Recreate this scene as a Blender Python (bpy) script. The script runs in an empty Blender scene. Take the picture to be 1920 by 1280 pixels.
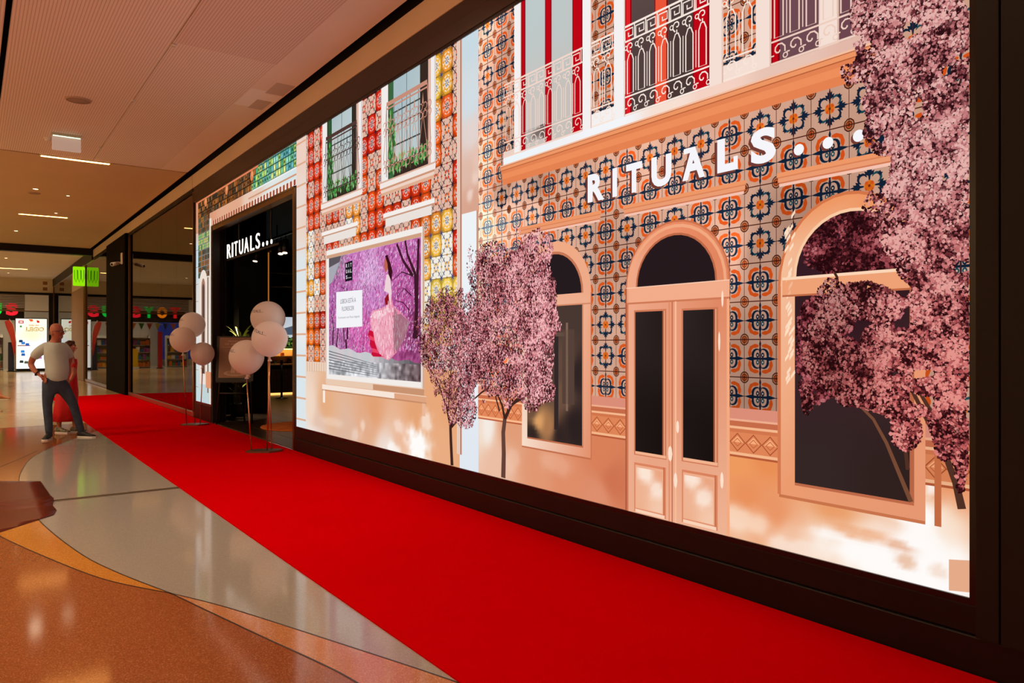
import bpy, bmesh, math, random
import numpy as np
from mathutils import Vector, Matrix

random.seed(7)
rng = np.random.default_rng(11)
SC = bpy.context.scene
COL = SC.collection
PI = math.pi

# ------------------------------------------------------------------ camera
EYE = 1.45                      # eye height in metres
FPX = 1400.0                    # focal length for a 1920 px wide frame
TH = math.atan(1017.0 / FPX)    # the camera is turned this far towards the shop wall
CT, ST = math.cos(TH), math.sin(TH)
DW = 3.566                      # distance from the camera to the shop wall (plane x = DW)
cam_d = bpy.data.cameras.new('camera')
cam_d.sensor_width = 36.0
cam_d.lens = FPX / 1920 * 36.0
cam_d.shift_y = 3.0 / 1920
cam_d.clip_end = 200
cam = bpy.data.objects.new('camera', cam_d)
cam.location = (0, 0, EYE)
cam.rotation_euler = (PI / 2, 0, -TH)
COL.objects.link(cam)
SC.camera = cam

# ------------------------------------------------------------------ world, exposure
w = bpy.data.worlds.new('world'); SC.world = w
w.use_nodes = True
w.node_tree.nodes['Background'].inputs[0].default_value = (1.0, 0.72, 0.48, 1)
w.node_tree.nodes['Background'].inputs[1].default_value = 0.02
SC.view_settings.view_transform = 'Standard'
SC.view_settings.look = 'None'
SC.view_settings.exposure = 0.0
SC.view_settings.gamma = 1.0
SC.view_settings.use_curve_mapping = False
SC.cycles.max_bounces = 8
SC.cycles.sample_clamp_indirect = 6.0
SPOT_W = 300.0        # one recessed ceiling downlight
ADDED_LAMPS = [(-1.9, -3, 100), (-1.9, 1, 120), (-1.9, 5, 230), (-1.9, 9, 360), (-1.9, 13, 380), (-1.9, 17, 300), (-1.9, 22, 260), (-1.9, 28, 300), (-1.9, 34, 520), (-1.9, 41, 560), (2.3, -1.5, 80), (2.3, 2.4, 110), (2.3, 6.2, 280)]   # x, y, watts of downlights added out of view to light the passage
ADDED_WASH = [(-5.1, -3, 560), (-5.1, 1, 600), (-5.1, 5, 700), (-5.1, 9, 720), (-5.1, 13, 560), (-5.1, 17, 380), (-5.1, 21.5, 280), (-5.1, 26, 280)]   # out-of-view row added at the left wall to brighten the ceiling
SPOT_COL = (1.0, 0.79, 0.53)
LINE_E = 22.0          # radiance of the linear ceiling lamps
SCREEN_E = 1.0        # radiance of the LED wall

# ------------------------------------------------------------------ projection helpers
def lin(c):
    out = []
    for v in c[:3]:
        v = max(0.0, min(255.0, v)) / 255.0
        out.append(v / 12.92 if v <= 0.04045 else ((v + 0.055) / 1.055) ** 2.4)
    return tuple(out)
def lin_np(a):
    a = np.clip(a, 0, 255) / 255.0
    return np.where(a <= 0.04045, a / 12.92, ((a + 0.055) / 1.055) ** 2.4)
def sw(px):                     # photograph column -> metres along the shop wall
    r = (px - 960.0) / FPX
    return DW * (CT - r * ST) / (ST + r * CT)
def zw(px, py):                 # height on the shop wall
    return EYE - (DW / CT) * (py - 643.0) / (px + 57.0)
def wp(px, py):
    return (sw(px), zw(px, py))
def hp(px, py, z=0.0):          # point on a horizontal plane
    Z = FPX * (EYE - z) / (py - 643.0)
    X = (px - 960.0) / FPX * Z
    return Vector((X * CT + Z * ST, -X * ST + Z * CT, z))

# ------------------------------------------------------------------ materials
MATS = {}
def mat(name, rgb, rough=0.6, metal=0.0, spec=0.5, var=0.0, vscale=8.0, bump=0.0, bscale=60.0, rgb2=None, coat=0.0, sheen=0.0, emit=0.0, trans=0.0):
    if name in MATS: return MATS[name]
    m = bpy.data.materials.new(name); m.use_nodes = True
    nt = m.node_tree; b = nt.nodes['Principled BSDF']
    c = lin(rgb)
    b.inputs['Base Color'].default_value = (*c, 1)
    b.inputs['Roughness'].default_value = rough
    b.inputs['Metallic'].default_value = metal
    b.inputs['Specular IOR Level'].default_value = spec
    b.inputs['Coat Weight'].default_value = coat
    b.inputs['Sheen Weight'].default_value = sheen
    if trans: b.inputs['Transmission Weight'].default_value = trans
    if emit:
        b.inputs['Emission Color'].default_value = (*c, 1)
        b.inputs['Emission Strength'].default_value = emit
    tc = nt.nodes.new('ShaderNodeTexCoord')
    if var > 0 or rgb2:
        n = nt.nodes.new('ShaderNodeTexNoise'); n.inputs['Scale'].default_value = vscale; n.inputs['Detail'].default_value = 4
        r = nt.nodes.new('ShaderNodeValToRGB')
        c2 = lin(rgb2) if rgb2 else tuple(min(1, x * (1 + var)) for x in c)
        c1 = c if rgb2 else tuple(x * (1 - var) for x in c)
        r.color_ramp.elements[0].position = 0.35; r.color_ramp.elements[1].position = 0.65
        r.color_ramp.elements[0].color = (*c1, 1); r.color_ramp.elements[1].color = (*c2, 1)
        nt.links.new(tc.outputs['Object'], n.inputs['Vector'])
        nt.links.new(n.outputs['Fac'], r.inputs['Fac'])
        nt.links.new(r.outputs['Color'], b.inputs['Base Color'])
    if bump > 0:
        n2 = nt.nodes.new('ShaderNodeTexNoise'); n2.inputs['Scale'].default_value = bscale; n2.inputs['Detail'].default_value = 3
        bp = nt.nodes.new('ShaderNodeBump'); bp.inputs['Strength'].default_value = bump; bp.inputs['Distance'].default_value = 0.01
        nt.links.new(tc.outputs['Object'], n2.inputs['Vector'])
        nt.links.new(n2.outputs['Fac'], bp.inputs['Height'])
        nt.links.new(bp.outputs['Normal'], b.inputs['Normal'])
    MATS[name] = m
    return m
def glow(name, rgb, strength, sample=True):
    if name in MATS: return MATS[name]
    m = bpy.data.materials.new(name); m.use_nodes = True
    nt = m.node_tree; nt.nodes.clear()
    o = nt.nodes.new('ShaderNodeOutputMaterial'); e = nt.nodes.new('ShaderNodeEmission')
    e.inputs[0].default_value = (*lin(rgb), 1); e.inputs[1].default_value = strength
    nt.links.new(e.outputs[0], o.inputs[0])
    if not sample: m.cycles.emission_sampling = 'NONE'
    MATS[name] = m
    return m
def picture(name, sample, strength=1.0):       # a lit display: emits the colours of its picture
    if name in MATS: return MATS[name]
    m = bpy.data.materials.new(name); m.use_nodes = True
    nt = m.node_tree; nt.nodes.clear()
    o = nt.nodes.new('ShaderNodeOutputMaterial'); e = nt.nodes.new('ShaderNodeEmission')
    a = nt.nodes.new('ShaderNodeAttribute'); a.attribute_name = 'Col'
    e.inputs[1].default_value = strength
    g = nt.nodes.new('ShaderNodeGamma'); g.inputs[1].default_value = 1.12      # contrast of the display
    nt.links.new(a.outputs['Color'], g.inputs[0]); nt.links.new(g.outputs[0], e.inputs[0]); nt.links.new(e.outputs[0], o.inputs[0])
    m.cycles.emission_sampling = 'FRONT' if sample else 'NONE'
    MATS[name] = m
    return m
def printed(name, rough=0.5):                  # flat print on paper or board, colours of the print
    if name in MATS: return MATS[name]
    m = bpy.data.materials.new(name); m.use_nodes = True
    nt = m.node_tree; b = nt.nodes['Principled BSDF']
    a = nt.nodes.new('ShaderNodeAttribute'); a.attribute_name = 'Col'
    nt.links.new(a.outputs['Color'], b.inputs['Base Color'])
    b.inputs['Roughness'].default_value = rough
    MATS[name] = m
    return m
def glass_mat(name, tint=(40, 36, 30), ior=1.75):
    if name in MATS: return MATS[name]
    m = bpy.data.materials.new(name); m.use_nodes = True
    nt = m.node_tree; nt.nodes.clear()
    o = nt.nodes.new('ShaderNodeOutputMaterial')
    t = nt.nodes.new('ShaderNodeBsdfTransparent'); g = nt.nodes.new('ShaderNodeBsdfGlossy')
    mx = nt.nodes.new('ShaderNodeMixShader'); f = nt.nodes.new('ShaderNodeFresnel')
    t.inputs[0].default_value = (*lin(tint), 1)
    g.inputs['Roughness'].default_value = 0.015
    f.inputs['IOR'].default_value = ior
    nt.links.new(f.outputs[0], mx.inputs[0]); nt.links.new(t.outputs[0], mx.inputs[1]); nt.links.new(g.outputs[0], mx.inputs[2])
    nt.links.new(mx.outputs[0], o.inputs[0])
    MATS[name] = m
    return m

# ------------------------------------------------------------------ object helpers
def tag(o, label=None, cat=None, group=None, kind=None):
    if label: o['label'] = label
    if cat: o['category'] = cat
    if group: o['group'] = group
    if kind: o['kind'] = kind
    return o
def thing(name, loc=(0, 0, 0), rz=0.0, label=None, cat=None, group=None, kind=None):
    o = bpy.data.objects.new(name, None); COL.objects.link(o)
    o.empty_display_size = 0.1
    o.location = loc; o.rotation_euler = (0, 0, rz)
    return tag(o, label, cat, group, kind)
def link_mesh(name, me, m=None, parent=None, loc=None):
    o = bpy.data.objects.new(name, me); COL.objects.link(o)
    if m is not None and len(me.materials) == 0: me.materials.append(m)
    if parent is not None: o.parent = parent
    if loc is not None: o.location = loc
    return o
def copy_tree(o, parent=None):
    c = o.copy(); COL.objects.link(c)
    c.parent = parent
    for ch in o.children: copy_tree(ch, c)
    return c

class MB:
    """collects simple shapes into one mesh"""
    def __init__(s): s.v = []; s.f = []; s.smooth = []
    def add(s, vs, fs, smooth=False):
        n = len(s.v); s.v += [tuple(v) for v in vs]
        s.f += [tuple(i + n for i in f) for f in fs]; s.smooth += [smooth] * len(fs)
        return s
    def box(s, x0, x1, y0, y1, z0, z1):
        vs = [(x, y, z) for z in (z0, z1) for y in (y0, y1) for x in (x0, x1)]
        return s.add(vs, [(0, 2, 3, 1), (4, 5, 7, 6), (0, 1, 5, 4), (2, 6, 7, 3), (0, 4, 6, 2), (1, 3, 7, 5)])
    def bbox(s, x0, x1, y0, y1, z0, z1, b=0.01):        # box with bevelled edges
        bm = bmesh.new(); bmesh.ops.create_cube(bm, size=1)
        for v in bm.verts:
            v.co = ((x0 + x1) / 2 + v.co.x * (x1 - x0), (y0 + y1) / 2 + v.co.y * (y1 - y0), (z0 + z1) / 2 + v.co.z * (z1 - z0))
        b = min(b, 0.45 * min(x1 - x0, y1 - y0, z1 - z0))
        bmesh.ops.bevel(bm, geom=bm.edges[:], offset=b, segments=2, affect='EDGES', profile=0.5)
        bm.verts.index_update()
        s.add([v.co[:] for v in bm.verts], [[v.index for v in f.verts] for f in bm.faces]); bm.free()
        return s
    def tube(s, pts, r, n=10, cap=True):
        pts = [Vector(p) for p in pts]
        rs = r if isinstance(r, (list, tuple)) else [r] * len(pts)
        t0 = (pts[1] - pts[0]).normalized()
        up = Vector((0, 0, 1)) if abs(t0.z) < 0.9 else Vector((1, 0, 0))
        a = t0.cross(up).normalized()
        rings = []
        for i, p in enumerate(pts):
            t = (pts[min(i + 1, len(pts) - 1)] - pts[max(i - 1, 0)]).normalized()
            a = (a - t * a.dot(t)).normalized(); b = t.cross(a)
            rings.append([p + (a * math.cos(2 * PI * k / n) + b * math.sin(2 * PI * k / n)) * rs[i] for k in range(n)])
        vs = [v for rg in rings for v in rg]; fs = []
        for i in range(len(pts) - 1):
            for k in range(n):
                fs.append((i * n + k, i * n + (k + 1) % n, (i + 1) * n + (k + 1) % n, (i + 1) * n + k))
        s.add(vs, fs, True)
        if cap:
            base = len(s.v) - len(vs)
            s.f += [tuple(base + k for k in range(n))[::-1], tuple(base + (len(pts) - 1) * n + k for k in range(n))]; s.smooth += [False, False]
        return s
    def lathe(s, prof, n=24, c=(0, 0, 0), smooth=True):
        vs = []; fs = []
        for r, z in prof:
            for k in range(n):
                vs.append((c[0] + r * math.cos(2 * PI * k / n), c[1] + r * math.sin(2 * PI * k / n), c[2] + z))
        for i in range(len(prof) - 1):
            for k in range(n):
                fs.append((i * n + k, i * n + (k + 1) % n, (i + 1) * n + (k + 1) % n, (i + 1) * n + k))
        fs.append(tuple(range(n))[::-1]); fs.append(tuple((len(prof) - 1) * n + k for k in range(n)))
        return s.add(vs, fs, smooth)
    def prism(s, poly, z0, z1):                         # horizontal polygon, extruded up
        n = len(poly)
        vs = [(p[0], p[1], z0) for p in poly] + [(p[0], p[1], z1) for p in poly]
        fs = [tuple(range(n))[::-1], tuple(range(n, 2 * n))] + [(i, (i + 1) % n, n + (i + 1) % n, n + i) for i in range(n)]
        return s.add(vs, fs)
    def ell(s, c, r, n=16, m=10):
        vs = []; fs = []
        for i in range(m + 1):
            t = PI * i / m
            for k in range(n):
                p = 2 * PI * k / n
                vs.append((c[0] + r[0] * math.sin(t) * math.cos(p), c[1] + r[1] * math.sin(t) * math.sin(p), c[2] - r[2] * math.cos(t)))
        for i in range(m):
            for k in range(n):
                fs.append((i * n + k, i * n + (k + 1) % n, (i + 1) * n + (k + 1) % n, (i + 1) * n + k))
        return s.add(vs, fs, True)
    def mesh(s, name):
        me = bpy.data.meshes.new(name); me.from_pydata(s.v, [], s.f)
        me.polygons.foreach_set('use_smooth', s.smooth)
        bm = bmesh.new(); bm.from_mesh(me)
        bmesh.ops.remove_doubles(bm, verts=bm.verts, dist=1e-6)
        bmesh.ops.recalc_face_normals(bm, faces=bm.faces); bm.to_mesh(me); bm.free()
        me.update()
        return me
    def build(s, name, m, parent=None, loc=None):
        return link_mesh(name, s.mesh(name), m, parent, loc)

class Art:
    """flat picture made of coloured shapes; u, v in metres, each layer a hair in front of the last"""
    def __init__(s): s.v = []; s.f = []; s.c = []
    def poly(s, pts, col, lay=0):
        n = len(s.v); k = len(pts)
        cols = col if isinstance(col, list) else [lin(col)] * k
        a = sum(pts[i][0] * pts[(i + 1) % k][1] - pts[(i + 1) % k][0] * pts[i][1] for i in range(k))
        if a > 0: pts = pts[::-1]; cols = cols[::-1]
        s.v += [(p[0], p[1], lay) for p in pts]; s.c += cols
        s.f.append(tuple(range(n, n + k)))
    def rect(s, u0, u1, v0, v1, col, lay=0):
        s.poly([(u0, v0), (u1, v0), (u1, v1), (u0, v1)], col, lay)
    def strip(s, pts, wd, col, lay=0, closed=False):
        n = len(pts); ws = wd if isinstance(wd, (list, tuple)) else [wd] * n
        L = []; R = []
        for i in range(n):
            if closed: p, q = pts[(i - 1) % n], pts[(i + 1) % n]
            else: p, q = pts[max(i - 1, 0)], pts[min(i + 1, n - 1)]
            dx, dy = q[0] - p[0], q[1] - p[1]; d = math.hypot(dx, dy) or 1
            nx, ny = -dy / d * ws[i] / 2, dx / d * ws[i] / 2
            L.append((pts[i][0] + nx, pts[i][1] + ny)); R.append((pts[i][0] - nx, pts[i][1] - ny))
        for i in range(n if closed else n - 1):
            j = (i + 1) % n
            s.poly([L[i], L[j], R[j], R[i]], col, lay)
    def line(s, p, q, wd, col, lay=0): s.strip([p, q], wd, col, lay)
    def arc(s, cx, cy, r, a0, a1, wd, col, lay=0, n=8):
        s.strip([(cx + r * math.cos(math.radians(a0 + (a1 - a0) * i / n)), cy + r * math.sin(math.radians(a0 + (a1 - a0) * i / n))) for i in range(n + 1)], wd, col, lay)
    def disc(s, cx, cy, rx, col, lay=0, ry=None, n=10, ph=0.0):
        ry = ry or rx
        s.poly([(cx + rx * math.cos(2 * PI * i / n + ph), cy + ry * math.sin(2 * PI * i / n + ph)) for i in range(n)], col, lay)
    def field(s, u0, u1, v0, v1, step, fn, lay=0):
        nu = max(1, int(math.ceil(abs(u1 - u0) / step))); nv = max(1, int(math.ceil(abs(v1 - v0) / step)))
        U, V = np.meshgrid(np.linspace(u0, u1, nu + 1), np.linspace(v0, v1, nv + 1))
        C = lin_np(fn(U.ravel(), V.ravel()))
        n = len(s.v)
        s.v += [(a, b, lay) for a, b in zip(U.ravel().tolist(), V.ravel().tolist())]
        s.c += [tuple(c) for c in C.tolist()]
        flip = (u1 > u0) == (v1 > v0)
        for j in range(nv):
            for i in range(nu):
                a = n + j * (nu + 1) + i; q = (a, a + 1, a + nu + 2, a + nu + 1)
                s.f.append(q[::-1] if flip else q)
    def glyphs(s, txt, u0, u1, v0, v1, col, lay=0, fat=0.0, space=1.0):
        """text stretched into the box u0..u1 (reading direction) and v0..v1"""
        vs, fs = text_shape(txt, fat, space)
        x0 = min(v[0] for v in vs); x1 = max(v[0] for v in vs); y0 = min(v[1] for v in vs); y1 = max(v[1] for v in vs)
        P = [(u0 + (v[0] - x0) / (x1 - x0) * (u1 - u0), v0 + (v[1] - y0) / (y1 - y0) * (v1 - v0)) for v in vs]
        for f in fs: s.poly([P[i] for i in f], col, lay)
    def build(s, name, m, parent=None, to3=None, dl=0.0004, loc=None):
        """to3(u, v, d): place the flat picture in the scene; d is the layer offset"""
        me = bpy.data.meshes.new(name)
        me.from_pydata([to3(a, b, l * dl) for a, b, l in s.v], [], s.f)
        at = me.color_attributes.new('Col', 'FLOAT_COLOR', 'POINT')
        arr = np.ones((len(s.v), 4), dtype=np.float32); arr[:, :3] = np.array(s.c, dtype=np.float32)
        at.data.foreach_set('color', arr.ravel())
        me.update()
        return link_mesh(name, me, m, parent, loc)
_TXT = {}
def text_shape(txt, fat=0.0, space=1.0):
    key = (txt, fat, space)
    if key in _TXT: return _TXT[key]
    cu = bpy.data.curves.new('t', 'FONT'); cu.body = txt; cu.offset = fat; cu.space_character = space
    cu.resolution_u = 4
    o = bpy.data.objects.new('t', cu); COL.objects.link(o)
    dg = bpy.context.evaluated_depsgraph_get(); dg.update()
    me = bpy.data.meshes.new_from_object(o.evaluated_get(dg))
    vs = [tuple(v.co) for v in me.vertices]; fs = [tuple(p.vertices) for p in me.polygons]
    bpy.data.objects.remove(o); bpy.data.curves.remove(cu); bpy.data.meshes.remove(me)
    _TXT[key] = (vs, fs)
    return vs, fs
def solid_text(txt, w_, h, d, fat=0.0, space=1.0):
    """lettering of width w_, height h, depth d: MB in x (reading), z (up), y depth"""
    vs, fs = text_shape(txt, fat, space)
    x0 = min(v[0] for v in vs); x1 = max(v[0] for v in vs); y0 = min(v[1] for v in vs); y1 = max(v[1] for v in vs)
    bm = bmesh.new()
    bv = [bm.verts.new(((v[0] - x0) / (x1 - x0) * w_, 0, (v[1] - y0) / (y1 - y0) * h)) for v in vs]
    for f in fs:
        try: bm.faces.new([bv[i] for i in f])
        except ValueError: pass
    bmesh.ops.remove_doubles(bm, verts=bm.verts, dist=1e-5)
    r = bmesh.ops.extrude_face_region(bm, geom=bm.faces[:])
    for e in r['geom']:
        if isinstance(e, bmesh.types.BMVert): e.co.y += d
    bmesh.ops.recalc_face_normals(bm, faces=bm.faces)
    me = bpy.data.meshes.new('lettering'); bm.to_mesh(me); bm.free()
    return me
def idw(samples, U, V, p=1.6, eps=1e-3):
    """smooth colour field through sample colours [(u, v, (r, g, b))]"""
    num = np.zeros((len(U), 3)); den = np.zeros(len(U))
    for u, v, c in samples:
        w_ = 1.0 / ((U - u) ** 2 + (V - v) ** 2 + eps) ** p
        num += w_[:, None] * np.array(c, float)[None, :]; den += w_
    return num / den[:, None]
_NT = rng.random((256, 256))
def vnoise(U, V, s):
    x = np.asarray(U) * s + 1000.3; y = np.asarray(V) * s + 1000.7
    i = np.floor(x).astype(int); j = np.floor(y).astype(int); fx = x - i; fy = y - j
    fx = fx * fx * (3 - 2 * fx); fy = fy * fy * (3 - 2 * fy)
    g = lambda a, b: _NT[a % 256, b % 256]
    return (g(i, j) * (1 - fx) + g(i + 1, j) * fx) * (1 - fy) + (g(i, j + 1) * (1 - fx) + g(i + 1, j + 1) * fx) * fy
# ================================================================== large structure
CEIL = 4.8
Y0, Y1 = -5.0, 46.0             # the mall passage runs along y
XL = -6.0
SCR_Z0, SCR_Z1 = 0.33, 4.17     # LED wall, bottom and top
SCR_R, SCR_L = 1.473, 9.851     # its ends along the wall (right, left of the main field)
DOOR_R, DOOR_L, DOOR_T = 9.93, 14.17, 3.50
STRIP_L = 15.37                 # left end of the LED strip beside the doorway
def struct(name, mb, m): return tag(mb.build(name, m), kind='structure')

def terrazzo(name, c1, c2, c3, rough=0.085, scale=210.0):
    m = bpy.data.materials.new(name); m.use_nodes = True
    nt = m.node_tree; b = nt.nodes['Principled BSDF']
    tc = nt.nodes.new('ShaderNodeTexCoord')
    vo = nt.nodes.new('ShaderNodeTexVoronoi'); vo.inputs['Scale'].default_value = scale
    r = nt.nodes.new('ShaderNodeValToRGB'); r.color_ramp.interpolation = 'CONSTANT'
    e = r.color_ramp.elements; e[0].color = (*lin(c1), 1); e[1].position = 0.5; e[1].color = (*lin(c2), 1)
    x = r.color_ramp.elements.new(0.86); x.color = (*lin(c3), 1)
    sp = nt.nodes.new('ShaderNodeSeparateColor')
    nt.links.new(tc.outputs['Object'], vo.inputs['Vector']); nt.links.new(vo.outputs['Color'], sp.inputs[0])
    nt.links.new(sp.outputs[0], r.inputs['Fac'])
    no = nt.nodes.new('ShaderNodeTexNoise'); no.inputs['Scale'].default_value = 1.3; no.inputs['Detail'].default_value = 3
    mr = nt.nodes.new('ShaderNodeMapRange'); mr.inputs[3].default_value = rough * 0.75; mr.inputs[4].default_value = rough * 1.35
    nt.links.new(tc.outputs['Object'], no.inputs['Vector']); nt.links.new(no.outputs['Fac'], mr.inputs[0])
    nt.links.new(mr.outputs[0], b.inputs['Roughness'])
    nt.links.new(r.outputs['Color'], b.inputs['Base Color'])
    b.inputs['Specular IOR Level'].default_value = 0.5
    return m
M_terra = terrazzo('terrazzo_orange', (158, 90, 52), (144, 79, 44), (178, 116, 74))
M_grey = terrazzo('terrazzo_grey', (166, 161, 153), (160, 154, 146), (174, 170, 162))
M_amber = terrazzo('terrazzo_amber', (206, 138, 58), (194, 124, 48), (222, 160, 84))
M_sand = terrazzo('terrazzo_sand', (200, 136, 92), (188, 124, 82), (216, 160, 116))
M_beige = terrazzo('terrazzo_beige', (200, 172, 122), (190, 160, 110), (212, 188, 142), 0.15)
M_div = mat('divider_dark', (46, 36, 28), 0.35)
M_cream = mat('painted_cream', (228, 212, 184), 0.7, var=0.03, vscale=1.2)
M_dark = mat('dark_panel', (22, 16, 10), 0.5, spec=.25, var=0.12, vscale=2.0)
M_header = mat('header_brown', (54, 40, 33), 0.45, var=0.08, vscale=2.0)
M_black = mat('black_wall', (16, 14, 13), 0.6, var=0.1, vscale=3.0)
M_blackgloss = mat('black_gloss', (12, 10, 10), 0.25)
M_steel = mat('brushed_steel', (190, 182, 170), 0.3, 1.0)
M_bronze = mat('bronze_anodised', (120, 92, 60), 0.32, 0.9)
M_void = mat('void_dark', (14, 11, 9), 0.9)
M_smooth = mat('ceiling_smooth', (243, 230, 216), 0.8, var=0.02, vscale=0.8)
M_patch = mat('ceiling_patch', (255, 250, 246), 0.8, var=0.01, vscale=2); M_patch2 = mat('ceiling_patch_grey', (206, 192, 180), 0.8, var=0.01, vscale=2)
M_far = mat('ceiling_far', (216, 190, 150), 0.8, var=0.02, vscale=0.8)  # yellower, darker tone beyond the cross joint

# striped (micro-slotted) ceiling board
def slotted(ca=(243, 230, 216), cb=(210, 194, 180), nm='ceiling_slotted'):
    m = bpy.data.materials.new(nm); m.use_nodes = True
    nt = m.node_tree; b = nt.nodes['Principled BSDF']
    tc = nt.nodes.new('ShaderNodeTexCoord'); sx = nt.nodes.new('ShaderNodeSeparateXYZ')
    nt.links.new(tc.outputs['Object'], sx.inputs[0])
    k = nt.nodes.new('ShaderNodeMath'); k.operation = 'MULTIPLY'; k.inputs[1].default_value = 1 / 0.032
    fr = nt.nodes.new('ShaderNodeMath'); fr.operation = 'FRACT'
    nt.links.new(sx.outputs[0], k.inputs[0]); nt.links.new(k.outputs[0], fr.inputs[0])
    r = nt.nodes.new('ShaderNodeValToRGB'); e = r.color_ramp.elements
    e[0].position = 0.0; e[0].color = (*lin(ca), 1)
    e[1].position = 0.66; e[1].color = (*lin(ca), 1)
    for p, c in ((0.72, cb), (0.94, cb), (1.0, ca)):
        x = r.color_ramp.elements.new(p); x.color = (*lin(c), 1)
    nt.links.new(fr.outputs[0], r.inputs['Fac']); nt.links.new(r.outputs['Color'], b.inputs['Base Color'])
    b.inputs['Roughness'].default_value = 0.8
    return m
M_slot = slotted()
M_slot2 = slotted((234, 214, 200), (200, 180, 166), 'ceiling_slotted_drop')

# ---- floor
fl = struct('floor', MB().box(XL, 9.5, Y0, Y1 + 7, -0.1, 0.0), M_terra)
def fpoly(name, pts, m, z): 
    me = bpy.data.meshes.new(name)
    a = sum(pts[i][0] * pts[(i + 1) % len(pts)][1] - pts[(i + 1) % len(pts)][0] * pts[i][1] for i in range(len(pts)))
    if a < 0: pts = pts[::-1]
    me.from_pydata([(p[0], p[1], z) for p in pts], [], [tuple(range(len(pts)))]); me.update()
    return link_mesh(name, me, m, fl)
def smooth_line(pts, n=8):
    out = []
    P = [pts[0]] + list(pts) + [pts[-1]]
    for i in range(1, len(P) - 2):
        for k in range(n):
            t = k / n
            out.append(tuple(0.5 * (2 * P[i][j] + (P[i + 1][j] - P[i - 1][j]) * t + (2 * P[i - 1][j] - 5 * P[i][j] + 4 * P[i + 1][j] - P[i + 2][j]) * t * t + (3 * P[i][j] - P[i - 1][j] - 3 * P[i + 1][j] + P[i + 2][j]) * t ** 3) for j in (0, 1)))
    out.append(tuple(pts[-1]))
    return out
# terrazzo fields (metres on the floor) and the two arcs that cross
arcA = smooth_line([(1.70, 14.0), (1.388, 13.33), (0.932, 12.19), (0.638, 11.21), (0.49, 10.23), (0.42, 9.40), (0.40, 8.3), (0.474, 7.057), (0.616, 5.92), (0.756, 5.286), (0.943, 4.665)])
arcA2 = smooth_line([(0.943, 4.665), (1.057, 4.181), (1.179, 3.672), (1.285, 3.249), (1.339, 2.966), (1.42, 2.3), (1.44, 1.2), (1.40, 0.0)])
arcB = smooth_line([(-0.3, 9.2), (0.0, 7.7), (0.185, 6.797), (0.453, 5.836), (0.679, 5.158), (0.943, 4.665)])
arcB2 = smooth_line([(0.943, 4.665), (1.15, 4.213), (1.45, 3.396), (1.689, 2.712), (1.9, 2.0), (2.3, 0.0)])
fpoly('terrazzo_field', arcA + arcB2 + [(3.5, 0.0), (3.5, 14.0)], M_grey, 0.0008)
fpoly('terrazzo_field', arcA[40:] + arcB[::-1], M_amber, 0.0006)
fpoly('terrazzo_field', arcB2 + arcA2[::-1], M_sand, 0.0006)
for a in (arcA, arcA2, arcB, arcB2, [(0.29, 10.6), (0.74, 11.88)], [(-3.0, 15.2), (3.5, 15.6)], [(-3, 24.2), (3.5, 24.2)], [(-3, 33), (3.5, 33)]):
    A = Art(); A.strip(a, 0.009, (46, 36, 28), 0)
    me = bpy.data.meshes.new('divider_strip')
    me.from_pydata([(u, v, 0.0014) for u, v, _ in A.v], [], [f[::-1] for f in A.f]); me.update()
    link_mesh('divider_strip', me, M_div, fl)
fpoly('terrazzo_field', [(-5.9, 15.2), (-3.0, 15.2), (3.5, 15.6), (3.5, Y1), (-5.9, Y1)], M_beige, 0.0007)
jb = MB()
for yo, wd in ((-0.035, 0.02), (0.035, 0.02)): jb.box(-4, 3.5, 8.02 + yo - wd / 2, 8.02 + yo + wd / 2, 0.0, 0.004)
jb.build('expansion_joint', mat('joint_metal', (150, 138, 118), 0.3, 0.8), fl)
MB().box(-4, 3.5, 7.995, 8.045, 0.0, 0.002).build('joint_seal', mat('joint_rubber', (70, 60, 50), 0.6), fl)

# ---- ceiling
ce = struct('ceiling', MB().box(XL, 9.5, Y0, Y1 + 7, 5.15, 5.25), M_void)
def cpanel(x0, x1, y0, y1, m, z=CEIL, name='ceiling_panel'):
    return MB().box(x0, x1, y0, y1, z, z + 0.04).build(name, m, ce)
cpanel(XL, 0.288, Y0, 15.62, M_slot)
cpanel(0.345, 1.826, Y0, 15.62, M_slot)
cpanel(1.834, 2.985, 8.93, 15.62, M_slot)
cpanel(1.834, 2.985, Y0, 8.92, M_slot2, CEIL - 0.008)
cpanel(2.985, 3.46, Y0, 15.62, M_smooth)
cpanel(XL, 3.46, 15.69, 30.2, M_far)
cpanel(XL, 3.55, 30.55, Y1, M_smooth)
for x0, x1, y0, y1, m_ in ((3.0, 3.2, 9.95, 10.75, M_patch), (3.2, 3.44, 10.05, 10.35, M_patch), (3.2, 3.44, 9.55, 10.03, M_patch2), (3.2, 3.40, 10.37, 10.8, M_patch2)):
    MB().box(x0, x1, y0, y1, CEIL - 0.002, CEIL).build('plaster_patch', m_, ce)
tag(MB().box(XL, 3.56, 30.2, 30.52, 4.56, 5.0).build('trim_1', M_dark), kind='structure')

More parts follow.
